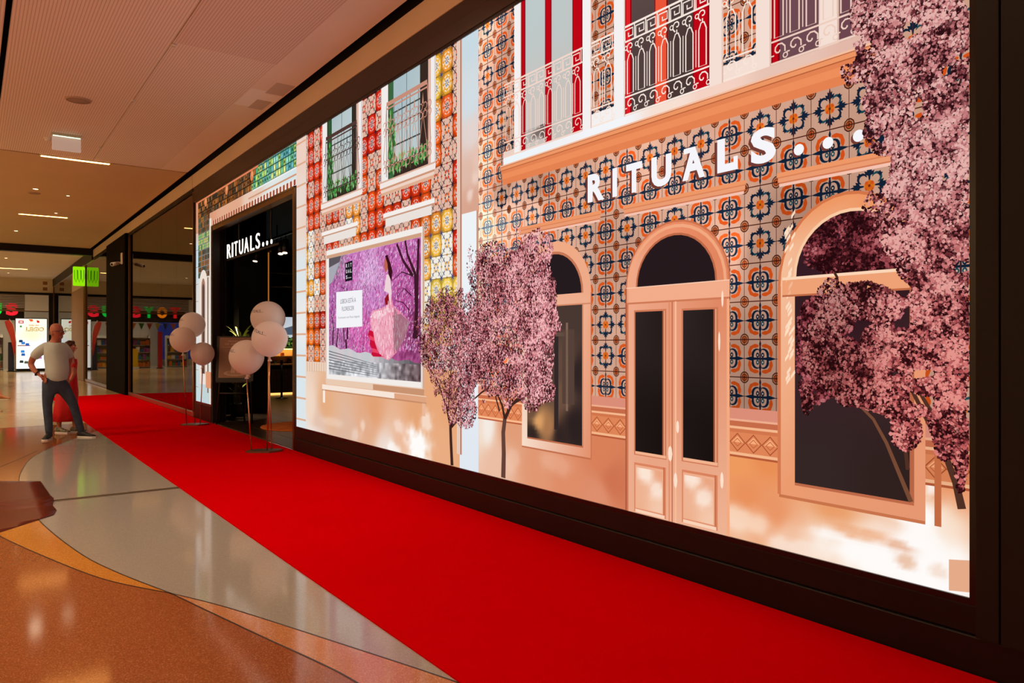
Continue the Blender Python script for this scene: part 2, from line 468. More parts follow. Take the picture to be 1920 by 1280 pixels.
# ---- shop wall: backing, plinth, header, cream band, black end pillar
wr = struct('wall_right', MB().box(DW + 0.05, DW + 0.2, Y0, DOOR_R, 0, 5.15), M_void)
def wall_piece(name, x0, x1, y0, y1, z0, z1, m, b=0.004): return MB().bbox(x0, x1, y0, y1, z0, z1, b).build(name, m, wr)
wall_piece('wall_backing', DW + 0.05, DW + 0.2, DOOR_R, DOOR_L, DOOR_T + 0.02, 5.15, M_void)
wall_piece('wall_backing', DW + 0.05, DW + 0.2, DOOR_L, 15.50, 0, 5.15, M_void)
wall_piece('wall_backing', DW + 0.3, DW + 0.4, 15.50, Y1, 4.42, 5.15, M_void)
M_plinth = mat('plinth_black', (16, 10, 10), 0.4, spec=.3, var=0.1, vscale=2.0)
wall_piece('plinth', DW - 0.02, DW + 0.06, Y0, DOOR_R - 0.015, 0, 0.17, M_plinth, 0.006)
wall_piece('plinth', DW - 0.005, DW + 0.06, SCR_R - 0.06, DOOR_R - 0.015, 0.17, SCR_Z0 - 0.03, M_plinth, 0.006)
wall_piece('plinth', DW - 0.02, DW + 0.06, DOOR_L + 0.015, 15.46, 0, SCR_Z0 - 0.03, M_plinth, 0.006)
wall_piece('header', DW - 0.02, DW + 0.06, Y0, 15.55, SCR_Z1 + 0.03, SCR_Z1 + 0.18, M_header)
wall_piece('header', DW - 0.008, DW + 0.06, Y0, 15.55, SCR_Z1 + 0.18, 4.50, M_header)
wall_piece('cream_band', DW - 0.015, DW + 0.06, Y0, 15.60, 4.50, 4.76, M_cream)
wall_piece('cream_band', DW - 0.015, DW + 0.06, 15.63, 30.2, 4.50, 4.76, M_cream)
wall_piece('header', DW - 0.01, DW + 0.06, 15.60, 30.2, 4.40, 4.50, M_dark)
wall_piece('header', DW - 0.03, DW + 0.06, 30.5, Y1, 4.42, 4.80, M_dark)
y = SCR_R - 0.03
for yb in (1.345, 0.62, -0.3, -1.6, -3.2, Y0):
    wall_piece('pillar_panel', DW - 0.035, DW + 0.05, yb + 0.003, y - 0.003, 0.17, 4.5, M_dark)
    y = yb
# reveal (jambs and head) of the doorway
wall_piece('door_jamb', DW - 0.01, DW + 0.12, DOOR_R - 0.012, DOOR_R + 0.055, 0, DOOR_T + 0.05, M_bronze)
wall_piece('door_jamb', DW - 0.01, DW + 0.12, DOOR_L - 0.055, DOOR_L + 0.012, 0, DOOR_T + 0.05, M_black)
wall_piece('door_head', DW - 0.01, DW + 0.12, DOOR_R + 0.055, DOOR_L - 0.055, DOOR_T - 0.015, DOOR_T + 0.05, M_bronze)

# ---- other walls of the passage
struct('wall_left', MB().box(XL - 0.15, XL, Y0, Y1 + 7, 0, 5.15), M_cream)
struct('wall_back', MB().box(XL, 9.5, Y0 - 0.15, Y0, 0, 5.15), M_cream)

# ---- inside the shop
M_woodfloor = mat('dark_wood_floor', (58, 40, 28), 0.3, rgb2=(44, 30, 22), vscale=3.0)
sf = struct('floor_shop', MB().box(DW + 0.02, 9.4, 9.3, 24.2, -0.02, 0.004), M_woodfloor)
for i in range(16):
    MB().box(DW + 0.02 + i * 0.36, DW + 0.02 + i * 0.36 + 0.35, 9.3, 15.9, 0.004, 0.007).build('plank', M_woodfloor, sf)
struct('wall_shop_right', MB().box(DW + 0.2, 9.4, 9.2, 9.3, 0, 4.4), M_black)
struct('wall_shop_back', MB().box(9.3, 9.4, 9.3, 24.2, 0, 4.4), M_black)
struct('wall_shop_end', MB().box(DW + 0.7, 9.4, 24.1, 24.2, 0, 4.4), M_black)
struct('wall_shop_side', MB().box(5.02, 5.10, 15.9, 24.1, 0, 4.4), M_black)
struct('ceiling_shop', MB().box(DW + 0.2, 9.4, 9.3, 24.2, 4.4, 4.45), M_black)
pt = struct('wall_partition', MB().box(DW + 0.2, 5.10, 15.8, 15.9, 0, 3.56), M_black)
MB().box(5.10, 5.125, 15.79, 15.91, 0, 3.56).build('glowing_brass_edge', glow('edge_strip', (226, 140, 56), .45, False), pt)  # brass edge strip made to glow so it reads as lit
struct('wall_shop_reveal', MB().box(DW + 0.22, DW + 0.25, 14.2, 15.8, 0, 4.4), M_black)

# ---- next shop: tall glass fronts between posts
M_glass = glass_mat('shop_glass', (70, 62, 52), 2.9)
def glass_front(label, ya, yb, splits, z0=0.10, z1=4.40):
    t = thing('shop_window', (DW, ya, 0), 0, label, 'shop window')
    L = yb - ya
    MB().bbox(-0.02, 0.05, 0, L, 0.006, z0, 0.006).build('bottom_rail', M_steel, t)
    MB().bbox(-0.01, 0.05, 0, L, z1, z1 + 0.02, 0.004).build('top_rail', M_steel, t)
    for a in (0.0, L - 0.06): MB().bbox(-0.02, 0.05, a, a + 0.06, z0, z1, 0.005).build('frame_post', M_bronze, t)
    e = [0.06] + [q - ya for q in splits] + [L - 0.06]
    for a, b in zip(e[:-1], e[1:]):
        MB().box(0.01, 0.022, a + 0.004, b - 0.004, z0, z1).build('pane', M_glass, t)
    return t
glass_front('long glass shop front with steel rails beside the lit doorway, nearest of three', 15.52, 22.95, [17.1, 18.65, 21.3])
glass_front('glass shop front between the black pillar and the beige pillar', 26.6, 32.5, [28.6, 30.6])
glass_front('farthest glass shop front, running into the corner by the toy shop', 36.8, 45.9, [39.8, 42.8])
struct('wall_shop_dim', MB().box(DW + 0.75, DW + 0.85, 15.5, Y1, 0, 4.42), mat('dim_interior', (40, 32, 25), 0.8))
struct('ceiling_shop_dim', MB().box(DW + 0.06, DW + 0.75, 15.5, Y1, 4.42, 4.5), M_void)
tag(MB().bbox(DW - 0.09, DW + 0.3, 23.0, 26.5, 0, 4.5, 0.02).build('pillar', mat('pillar_black', (3, 2, 2), 0.7, spec=.05, var=0.1, vscale=1.5)),
    'wide black pillar carrying the security camera, between two glass shop fronts', 'pillar')
bp = thing('pillar', (DW, 34.6, 0), 0, 'beige two-tone pillar under the lime green sign', 'pillar')
MB().bbox(-0.06, 0.3, -2.0, 2.1, 0, 3.6, 0.01).build('pillar_shaft', mat('pillar_beige', (150, 118, 78), 0.5, var=0.04, vscale=1.5), bp)
MB().bbox(-0.05, 0.3, -2.0, 2.1, 3.605, 4.42, 0.01).build('pillar_top', mat('pillar_cream', (206, 184, 150), 0.6), bp)

# ---- end of the passage: the toy shop front
EW = 46.0
we = struct('wall_end', MB().box(XL, DW + 0.9, EW, EW + 0.2, 4.08, 5.15), M_cream)
MB().box(XL, DW + 0.9, EW - 0.03, EW + 0.1, 3.96, 4.08).build('trim_band', M_dark, we)
MB().bbox(3.36, 3.55, EW - 0.06, EW + 0.1, 0, 4.08, 0.01).build('end_post', M_dark, we)
for z in (4.5, 4.2): MB().box(3.1, 3.3, EW - 0.01, EW, z, z + 0.17).build('vent_grille', mat('vent_brown', (150, 100, 70), 0.6), we)
struct('wall_toy_back', MB().box(XL, 9.5, EW + 6.8, EW + 6.95, 0, 5.15), mat('toy_wall', (214, 204, 190), 0.7))
struct('floor_toy', MB().box(XL, 9.4, EW + 0.0, EW + 6.8, 0.0, 0.006), mat('toy_floor', (206, 190, 160), 0.12, var=0.04, vscale=1.0))
# ================================================================== the LED wall and its picture
LED = thing('led_wall', (DW, 5.6, 0), 0, 'giant glowing video wall showing tiled house facade with blossom trees, wrapping the doorway', 'video screen')
def scr3(u, v, d): return (-d, u - 5.6, v)
M_pb = picture('screen_picture', True, SCREEN_E)
M_pd = picture('screen_picture_fine', False, SCREEN_E)
def q(px, py, c): return (*wp(px, py), c)
def pr(A, xl, yt, xr, yb, col, lay): A.rect(sw(xl), sw(xr), zw(xl, yb), zw(xl, yt), col, lay)
def pz(A, xl, xr, z0, z1, col, lay): A.rect(sw(xl), sw(xr), z0, z1, col, lay)
def pp(A, pts, col, lay): A.poly([wp(*p) for p in pts], col, lay)
def ps(A, pts, wd, col, lay): A.strip([wp(*p) for p in pts], wd, col, lay)
def clip0(z): return max(SCR_Z0, min(SCR_Z1, z))
def shadecol(c, k, add=0): return tuple(max(0, min(255, x * k + add)) for x in c)
def arch_pts(s0, s1, zb, zs, zt, n=18):
    c = (s0 + s1) / 2; r = abs(s0 - s1) / 2
    return [(c + r, zb), (c + r, zs)] + [(c + r * math.cos(PI * i / n), zs + (zt - zs) * math.sin(PI * i / n)) for i in range(1, n)] + [(c - r, zs), (c - r, zb)]
def lune_pts(s0, s1, zs, zt, n=18):
    c = (s0 + s1) / 2; r = abs(s0 - s1) / 2
    return [(c + r * math.cos(PI * i / n), zs + (zt - zs) * math.sin(PI * i / n)) for i in range(n + 1)]

# ---- black casing and rim around the lit field
fr = MB()
rim = 0.03
fr.box(-0.012, 0.05, SCR_R - rim - 5.6, SCR_R - 5.6, SCR_Z0 - rim, SCR_Z1 + rim)
fr.box(-0.012, 0.05, SCR_R - 5.6, DOOR_R - 0.015 - 5.6, SCR_Z0 - rim, SCR_Z0)
fr.box(-0.012, 0.05, SCR_R - 5.6, STRIP_L + rim - 5.6, SCR_Z1, SCR_Z1 + rim)
fr.build('rim', M_blackgloss, LED)
fr = MB()
fr.box(-0.012, 0.05, SCR_L - 5.6, DOOR_R - 0.012 - 5.6, SCR_Z0, DOOR_T + 0.06)
fr.box(-0.012, 0.05, DOOR_R - 0.012 - 5.6, DOOR_L + 0.012 - 5.6, DOOR_T + 0.05, DOOR_T + 0.08)
fr.box(-0.012, 0.05, DOOR_L + 0.012 - 5.6, DOOR_L + 0.05 - 5.6, SCR_Z0, DOOR_T + 0.08)
fr.box(-0.012, 0.05, DOOR_L + 0.012 - 5.6, STRIP_L + rim - 5.6, SCR_Z0 - rim, SCR_Z0)
fr.box(-0.012, 0.05, STRIP_L - 5.6, STRIP_L + rim - 5.6, SCR_Z0, SCR_Z1)
fr.build('doorway_rim', M_blackgloss, LED)
MB().box(0.004, 0.05, SCR_R - 5.6, SCR_L - 5.6, SCR_Z0, SCR_Z1).build('panel_casing', M_void, LED)

# ---- backdrop: plaster walls of the pictured houses
S_COL0, S_COL1 = sw(862), sw(897.5)          # white column between the two houses
Z_T = 1.078                                   # lower edge of the blue tiles
B = Art()
def blobs(C, U, V, L, thr=0.0):
    for px, py, rx, ry, st, c, ns in L:
        u, v = wp(px, py); d = ((U - u) / rx) ** 2 + ((V - v) / ry) ** 2
        n = vnoise(U, V, ns) * 0.65 + vnoise(U, V, ns * 2.3) * 0.35
        k = np.clip((np.exp(-d) * 1.5 + (n - 0.55) * 1.6 * np.exp(-d * 0.5)), 0, 1); k = k * k * (3 - 2 * k) * st
        C[:] = C * (1 - k[:, None]) + np.array(c, float)[None, :] * k[:, None]
    return C
SR = [q(905, 800, (244, 226, 210)), q(930, 870, (238, 196, 172)), q(960, 800, (228, 165, 130)), q(1010, 880, (228, 160, 125)), q(1060, 900, (226, 150, 115)), q(1130, 850, (222, 138, 100)),
      q(1120, 930, (226, 152, 120)), q(1150, 900, (212, 126, 92)), q(1385, 870, (240, 162, 105)), q(1440, 860, (236, 152, 96)), q(1400, 930, (236, 154, 104)), q(1450, 960, (236, 158, 112)),
      q(1380, 1000, (243, 192, 158)), q(1480, 1010, (244, 198, 168)), q(1560, 960, (236, 165, 115)), q(1550, 1020, (246, 212, 186)), q(1600, 1050, (251, 232, 216)), q(1680, 1060, (253, 244, 238)),
      q(1760, 1000, (248, 218, 195)), q(1790, 900, (235, 160, 115)), q(1750, 1080, (254, 248, 246)), q(1700, 980, (242, 196, 166))]
W_ = (255, 252, 250)
def f_right(U, V):
    C = idw(SR, U, V)
    return blobs(C, U, V, [(915, 790, .09, .22, .8, (246, 240, 236), 3), (1290, 870, .1, .08, .8, (252, 226, 206), 9), (1395, 975, .14, .07, .75, (252, 226, 206), 9),
        (1040, 870, .16, .08, .35, (246, 204, 180), 7), (960, 860, .1, .1, .4, (246, 210, 190), 8), (1640, 1040, .28, .12, .95, W_, 8), (1730, 1040, .2, .18, .95, W_, 7), (1560, 1005, .12, .04, .8, W_, 12),
        (1700, 960, .12, .05, .9, W_, 13), (1500, 1030, .2, .05, .7, (252, 236, 224), 10), (1775, 980, .06, .1, .5, (250, 232, 215), 12), (1745, 905, .03, .05, .8, W_, 20), (1685, 1025, .07, .025, .8, (232, 180, 150), 16), (1700, 1055, .05, .03, .8, (234, 190, 162), 14), (1610, 1000, .12, .03, .7, (238, 172, 128), 10), (1760, 1070, .04, .03, .5, (240, 206, 184), 14)])
B.field(S_COL1, SCR_R, SCR_Z0, Z_T + 0.02, 0.022, f_right, 0)
SL = [q(565, 790, (225, 230, 232)), q(580, 760, (243, 220, 202)), q(610, 760, (232, 180, 140)), q(700, 770, (230, 170, 128)), q(780, 780, (232, 172, 128)), q(600, 800, (230, 200, 182)),
      q(650, 822, (226, 190, 168)), q(690, 800, (230, 180, 148)), q(760, 830, (238, 190, 160)), q(830, 840, (236, 180, 140)), q(840, 760, (235, 175, 130)), q(720, 845, (240, 222, 212))]
def f_left(U, V):
    C = idw(SL, U, V)
    return blobs(C, U, V, [(782, 838, .22, .16, 1.0, W_, 11), (800, 790, .12, .09, .75, (252, 236, 226), 16), (748, 800, .1, .07, .6, (250, 232, 222), 18), (735, 845, .15, .1, .8, W_, 10),
        (680, 795, .06, .06, .6, (250, 230, 215), 16), (590, 812, .3, .12, .6, (242, 234, 230), 3), (620, 790, .3, .05, .4, (246, 226, 212), 4), (668, 815, .12, .07, .45, (248, 232, 222), 10)])
B.field(sw(558), S_COL0, SCR_Z0, 1.22, 0.025, f_left, 0)
# plain ground under the left tiles, and the column
B.field(sw(573.5), S_COL0, 1.20, SCR_Z1, 0.25, lambda U, V: idw([q(600, 300, (238, 218, 208)), q(800, 200, (240, 230, 226)), q(700, 600, (240, 222, 210))], U, V), 0)
zc = zw(880, 398)
def f_colu(U, V):
    C = idw([q(880, 60, (206, 222, 230)), q(880, 190, (214, 225, 231)), q(884, 250, (230, 216, 212)), q(880, 320, (227, 192, 176)), q(885, 380, (220, 172, 150)), q(895, 300, (232, 200, 186))], U, V)
    return blobs(C, U, V, [(882, 365, .05, .05, .6, (248, 232, 224), 14), (890, 335, .05, .05, .5, (246, 226, 216), 16)])
B.field(S_COL0, S_COL1, zc, SCR_Z1, 0.03, f_colu, 1)
B.field(S_COL0, S_COL1, SCR_Z0, zc, 0.05, lambda U, V: idw([q(880, 410, (240, 244, 247)), q(880, 700, (236, 241, 246)), q(880, 860, (228, 234, 242))], U, V), 1)
# rusticated white pilaster beside the doorway
s0, s1 = SCR_L, sw(573.5)
B.field(s0, s1, SCR_Z0, SCR_Z1, 0.06, lambda U, V: idw([q(565, 280, (240, 212, 198)), q(565, 380, (236, 222, 214)), q(565, 520, (226, 232, 234)), q(565, 700, (222, 232, 236)), q(572, 600, (236, 236, 234)), q(572, 400, (238, 214, 200))], U, V), 1)
z = 2.70 - 0.283 * 8
while z < SCR_Z1:
    if z > SCR_Z0 + 0.02: B.rect(s0, s1, z - 0.012, z + 0.012, (226, 178, 148), 2)
    z += 0.283
# column edges (shadow line, downpipe)
pz(B, 857, 862.5, 0.45, SCR_Z1, (240, 218, 206), 2); pz(B, 862.5, 866, 0.45, SCR_Z1, (196, 146, 124), 2); pz(B, 859, 860, 0.45, SCR_Z1, (214, 170, 150), 3)
pz(B, 893.5, 897.5, 1.1, zc, (206, 158, 138), 2)
B.build('pictured_plaster', M_pb, LED, scr3)

# ---- blue and orange azulejos of the right house
NAVY, TEAL, ORA, YEL, BRN = (28, 46, 70), (42, 92, 104), (238, 100, 34), (244, 140, 40), (78, 38, 26)
PS, PZ = 0.2082, 0.2144
def tile_light(U, V):
    """sunlight on the pictured tiles: (brightness, wash)"""
    L = [q(905, 80, (118, 22, 0)), q(905, 300, (122, 30, 0)), q(915, 410, (120, 110, 0)), q(950, 405, (108, 80, 0)), q(940, 370, (84, 0, 0)), q(1000, 395, (104, 40, 0)), q(905, 460, (118, 90, 0)), q(960, 90, (92, 0, 0)), q(960, 280, (84, 0, 0)),
         q(1010, 350, (84, 2, 0)), q(1040, 400, (96, 10, 0)), q(1130, 110, (92, 4, 0)), q(1200, 300, (104, 10, 0)), q(1300, 260, (98, 6, 0)), q(1150, 470, (88, 4, 0)), q(1140, 600, (92, 6, 0)),
         q(1370, 470, (110, 14, 0)), q(1420, 480, (84, 0, 0)), q(1420, 640, (78, 0, 0)), q(1420, 250, (96, 4, 0)), q(1560, 230, (90, 0, 0)), q(1480, 400, (80, 0, 0)), q(1060, 250, (94, 2, 0)), q(1430, 740, (76, 0, 0))]
    C = idw(L, np.atleast_1d(U), np.atleast_1d(V), 1.4)
    return C[:, 0] / 100.0, C[:, 1]
T = Art(); TG = Art()
def f_tile(U, V):
    k, a = tile_light(U, V)
    base = np.array((228, 180, 156), float)[None, :] * k[:, None] + a[:, None] * 0.35
    n = (vnoise(U, V, 14) - 0.5) * 12
    return base + n[:, None]
TG.field(S_COL1, SCR_R, Z_T, SCR_Z1, 0.05, f_tile, 1)
TG.build('pictured_tile_ground', M_pb, LED, scr3)
S_PH, Z_PH = 2.658, 1.2557                    # a corner medallion of the pattern
SMAX, SMIN = S_COL1, SCR_R
def cl(p): return (min(SMAX, max(SMIN, p[0])), min(SCR_Z1, max(Z_T, p[1])))
def tpoly(A, pts, c, lay):
    pts = [cl(p) for p in pts]
    if max(p[0] for p in pts) - min(p[0] for p in pts) < 1e-4 or max(p[1] for p in pts) - min(p[1] for p in pts) < 1e-4: return
    A.poly(pts, c, lay)
def tstrip(A, pts, wd, c, lay):
    n = len(pts); ws = wd if isinstance(wd, list) else [wd] * n
    L = []; R = []
    for i in range(n):
        p, r = pts[max(i - 1, 0)], pts[min(i + 1, n - 1)]
        dx, dy = r[0] - p[0], r[1] - p[1]; d = math.hypot(dx, dy) or 1
        L.append((pts[i][0] - dy / d * ws[i] / 2, pts[i][1] + dx / d * ws[i] / 2)); R.append((pts[i][0] + dy / d * ws[i] / 2, pts[i][1] - dx / d * ws[i] / 2))
    for i in range(n - 1): tpoly(A, [L[i], L[i + 1], R[i + 1], R[i]], c, lay)
def motif(cs, cz, kind, K, a):
    SCL = .93 if kind == 'A' else .96
    def P(x, y): return (cs + x * PS * SCL, cz + y * PZ * SCL)
    def cc(c): return tuple(min(255, x * K + a * (1 - x / 330)) for x in c)
    nv, te, og, ye = cc(NAVY), cc(TEAL), cc(ORA), cc(YEL)
    pale = cc((240, 205, 180))
    if kind == 'A':
        for qx in (-1, 1):
            for qy in (-1, 1):
                pts = []
                for i in range(9):
                    t = math.radians(8 + 74 * i / 8); r = 0.36 / (abs(math.cos(t)) ** 4.5 + abs(math.sin(t)) ** 4.5) ** (1 / 4.5) * 1.0
                    pts.append(P(qx * r * math.cos(t), qy * r * math.sin(t)))
                tstrip(T, pts, [x * PS for x in (.04, .09, .115, .085, .11, .085, .115, .09, .04)], og, 2)
                arc = [P(qx * (0.10 + 0.155 * math.cos(t)), qy * (0.10 + 0.165 * math.sin(t))) for t in [math.radians(-35 + 150 * i / 7) for i in range(8)]]
                tstrip(T, arc, [x * PS for x in (.03, .065, .08, .075, .065, .05, .04, .015)], nv, 3)
                x0, y0 = P(qx * 0.085, qy * 0.10)
                tpoly(T, [(x0 + .055 * PS * math.cos(2 * PI * i / 8), y0 + .07 * PZ * math.sin(2 * PI * i / 8)) for i in range(8)], te if qy < 0 else nv, 4)
                tpoly(T, [(x0 + .022 * PS * math.cos(2 * PI * i / 6), y0 + .028 * PZ * math.sin(2 * PI * i / 6)) for i in range(6)], pale, 5)
        for sg in (-1, 1):
            tpoly(T, [P(0.025, 0), P(.022, sg * .14), P(.045, sg * .24), P(.02, sg * .33), P(.036, sg * .42), P(0, sg * .54), P(-.036, sg * .42), P(-.02, sg * .33), P(-.045, sg * .24), P(-.022, sg * .14), P(-0.025, 0)], nv, 4)
            tpoly(T, [P(0, .03), P(sg * .2, .035), P(sg * .28, .06), P(sg * .36, .045), P(sg * .54, .0), P(sg * .36, -.045), P(sg * .28, -.06), P(sg * .2, -.035), P(0, -.03)], nv, 4)
    else:
        for i in range(8):
            t = 2 * PI * i / 8; x0, y0 = P(.085 * math.cos(t), .085 * math.sin(t))
            tpoly(T, [(x0 + .058 * PS * math.cos(2 * PI * k / 6), y0 + .058 * PZ * math.sin(2 * PI * k / 6)) for k in range(6)], og if i % 2 else ye, 5)
        x0, y0 = P(0, 0); tpoly(T, [(x0 + .035 * PS * math.cos(2 * PI * k / 6), y0 + .035 * PZ * math.sin(2 * PI * k / 6)) for k in range(6)], cc((150, 60, 20)), 6)
        for r in range(4):
            ca, sa = math.cos(r * PI / 2), math.sin(r * PI / 2)
            def Rr(x, y): return P(x * ca - y * sa, x * sa + y * ca)
            tpoly(T, [Rr(.015, .12), Rr(.03, .24), Rr(.10, .27), Rr(.13, .36), Rr(.06, .34), Rr(.07, .43), Rr(.03, .40), Rr(0, .52), Rr(-.03, .40), Rr(-.07, .43), Rr(-.06, .34), Rr(-.13, .36), Rr(-.10, .27), Rr(-.03, .24), Rr(-.015, .12)], nv, 4)
            arc = [Rr(0.175 + .115 * math.cos(t), 0.175 + .115 * math.sin(t)) for t in [math.radians(-70 + 230 * i / 7) for i in range(8)]]
            tstrip(T, arc, [x * PS for x in (.02, .045, .06, .07, .07, .06, .045, .02)], te if (r % 2) else nv, 3)
            tpoly(T, [Rr(.26, .2), Rr(.33, .27), Rr(.28, .29), Rr(.27, .34), Rr(.2, .27)], nv, 4)
rnd = random.Random(3)
nS0 = int(math.floor((SMIN - S_PH) / PS)); nS1 = int(math.ceil((SMAX - S_PH) / PS))
nZ0 = int(math.floor((Z_T - Z_PH) / PZ)); nZ1 = int(math.ceil((SCR_Z1 - Z_PH) / PZ))
for i in range(nS0, nS1 + 1):
    for j in range(nZ0, nZ1 + 1):
        cs, cz = S_PH + (i + .5) * PS, Z_PH + (j + .5) * PZ
        kk, aa = tile_light(np.array([cs]), np.array([cz])); K, a = float(kk[0]), float(aa[0])
        kind = 'B' if rnd.random() < (0.7 if 2.45 < cz < 2.75 and cs > 3.2 else 0.36) else 'A'
        motif(cs, cz, kind, K, a)
        def cc(c): return tuple(min(255, x * K + a * (1 - x / 330)) for x in c)
        ms, mz = S_PH + i * PS, Z_PH + j * PZ
        for r, c, l in ((.145, BRN, 3), (.118, (206, 132, 96), 4), (.088, BRN, 5), (.07, (198, 92, 44), 6), (.03, BRN, 7)):
            tpoly(T, [(ms + r * PS * math.cos(2 * PI * k / 10), mz + r * 1.12 * PZ * math.sin(2 * PI * k / 10)) for k in range(10)], cc(c), l)
        for (x0, y0, x1, y1) in ((cs - PS / 2, mz, cs + PS / 2, mz), (cs - PS / 2, cz, cs + PS / 2, cz), (ms, cz - PZ / 2, ms, cz + PZ / 2), (cs, cz - PZ / 2, cs, cz + PZ / 2)):
            tstrip(T, [(x0, y0), (x1, y1)], .006 if y0 == y1 and y0 == mz else .0035, cc((96, 46, 34)), 7 if y0 == mz else 2)
tag(T.build('pictured_blue_tiles', M_pd, LED, scr3), kind='stuff')

# ---- red and yellow azulejos of the left house
T = Art()
SMAX, SMIN = sw(574.5), sw(857)
Z_L0 = zw(590, 678)
def warm(u, v):
    L = [q(585, 300, (214, 58, 22)), q(585, 420, (216, 70, 24)), q(583, 470, (232, 176, 60)), q(583, 540, (232, 160, 50)), q(583, 600, (226, 110, 30)), q(583, 660, (232, 118, 26)), q(605, 600, (190, 44, 24)),
         q(605, 480, (206, 58, 28)), q(700, 260, (208, 46, 24)), q(700, 420, (216, 66, 22)), q(690, 350, (222, 84, 24)), q(640, 400, (212, 62, 22)), q(760, 370, (206, 54, 20)), q(830, 160, (232, 190, 70)),
         q(850, 160, (214, 50, 24)), q(830, 260, (228, 100, 30)), q(850, 300, (212, 52, 26)), q(825, 370, (220, 86, 28)), q(835, 440, (228, 190, 80)), q(835, 540, (226, 196, 90)), q(853, 450, (206, 44, 24)), q(660, 400, (230, 150, 60))]
    return tuple(idw(L, np.array([u]), np.array([v]), 2.2)[0])
def clL(p): return (min(SMAX, max(SMIN, p[0])), min(SCR_Z1, max(Z_L0, p[1])))
cl = clL
PL, PLZ = 0.1995, 0.211
rnd = random.Random(8)
S_PL = sw(583.4)
for i in range(-20, 4):
    for j in range(0, 16):
        cs, cz = S_PL + i * PL, Z_L0 + .105 + j * PLZ
        if cs - PL / 2 > SMAX or cs + PL / 2 < SMIN or cz - PLZ / 2 > SCR_Z1: continue
        wc = warm(cs, cz); lite = wc[1] > 130; wc = shadecol(wc, .94 + .1 * (rnd.random() - .5))
        def P(x, y): return (cs + x * PL, cz + y * PLZ)
        dark = (70, 84, 128) if lite else (44, 34, 50)
        pale = tuple(.25 * x + 176 for x in wc) if not lite else (244, 234, 214)
        if rnd.random() < 0.60:
            tpoly(T, [P(-.5, -.5), P(.5, -.5), P(.5, .5), P(-.5, .5)], shadecol(wc, .92), 1)
            tpoly(T, [P(.49 * math.cos(t), .49 * math.sin(t)) for t in [PI / 8 + i2 * PI / 4 for i2 in range(8)]], tuple(min(255, x * 1.1 + 4) for x in wc), 2)
            for k in range(8):
                t = 2 * PI * k / 8 + PI / 8
                tstrip(T, [P(.36 * math.cos(t - .28), .36 * math.sin(t - .28)), P(.33 * math.cos(t), .33 * math.sin(t)), P(.36 * math.cos(t + .28), .36 * math.sin(t + .28))], [.008, .014, .008], pale, 3)
            tpoly(T, [P((.27 if k % 2 else .20) * math.cos(2 * PI * k / 16), (.27 if k % 2 else .20) * math.sin(2 * PI * k / 16)) for k in range(16)], pale, 3)
            for k in range(8):
                t = 2 * PI * k / 8
                tpoly(T, [P(.05 * math.cos(t), .05 * math.sin(t)), P(.13 * math.cos(t + .3), .13 * math.sin(t + .3)), P(.2 * math.cos(t), .2 * math.sin(t)), P(.13 * math.cos(t - .3), .13 * math.sin(t - .3))], dark if k % 2 else shadecol(dark, 1.4), 5)
            tpoly(T, [P(.05 * math.cos(2 * PI * k / 6), .05 * math.sin(2 * PI * k / 6)) for k in range(6)], wc, 6)
        else:
            tpoly(T, [P(-.5, -.5), P(.5, -.5), P(.5, .5), P(-.5, .5)], (228, 190, 172) if not lite else (244, 238, 226), 1)
            for a_, b_ in ((1, 1), (1, -1)):
                for sg in (-1, 1):
                    tstrip(T, [P(.5 * sg * a_, .5 * sg * b_), P(.34 * sg * a_, .34 * sg * b_), P(.2 * sg * a_, .2 * sg * b_)], [.012, .007, .012], dark, 3)
                    x0, y0 = P(.3 * sg * a_, .3 * sg * b_); tstrip(T, [(x0 - .018 * b_, y0 + .018 * a_), (x0 + .018 * b_, y0 - .018 * a_)], .008, dark, 4)
                    tpoly(T, [P(.05 * sg * a_, .05 * sg * b_), P(.2 * sg * a_, .09 * sg * b_), P(.2 * sg * a_, .2 * sg * b_), P(.09 * sg * a_, .2 * sg * b_)], tuple(min(255, x * 1.05 + 18) for x in wc), 3)
            for x, y, rx, ry in ((.5, 0, .10, .2), (-.5, 0, .10, .2), (0, .5, .2, .10), (0, -.5, .2, .10)):
                tpoly(T, [P(x + rx, y), P(x + .03, y + .03), P(x, y + ry), P(x - .03, y + .03), P(x - rx, y), P(x - .03, y - .03), P(x, y - ry), P(x + .03, y - .03)], shadecol(wc, .95), 3)
            for x, y in ((.16, 0), (-.16, 0), (0, .16), (0, -.16)): x0, y0 = P(x, y); tpoly(T, [(x0 + .011 * math.cos(2 * PI * n_ / 5), y0 + .014 * math.sin(2 * PI * n_ / 5)) for n_ in range(5)], dark, 4)
            tpoly(T, [P(.06 * math.cos(2 * PI * n_ / 6), .06 * math.sin(2 * PI * n_ / 6)) for n_ in range(6)], (240, 206, 170), 4)
        tstrip(T, [P(-.5, -.5), P(.5, -.5)], .005, shadecol(wc, .7), 5); tstrip(T, [P(-.5, -.5), P(-.5, .5)], .005, shadecol(wc, .7), 5)
        x0, y0 = P(.5, .5)
        for t in (0, PI / 2, PI / 4, -PI / 4): tstrip(T, [(x0 - .03 * math.cos(t), y0 - .03 * math.sin(t)), (x0 + .03 * math.cos(t), y0 + .03 * math.sin(t))], .008, dark, 6)
tag(T.build('pictured_red_tiles', M_pd, LED, scr3), kind='stuff')
# fluted foot under the red tiles
A = Art()
pz(A, 574.5, 612, 1.10, Z_L0, (238, 214, 196), 6)
for k in range(8):
    x = 576 + k * 4.4; pz(A, x, x + 1.4, Z_L0 - 0.13, Z_L0 - 0.01, (222, 186, 158), 7)
A.build('pictured_fluting', M_pd, LED, scr3)

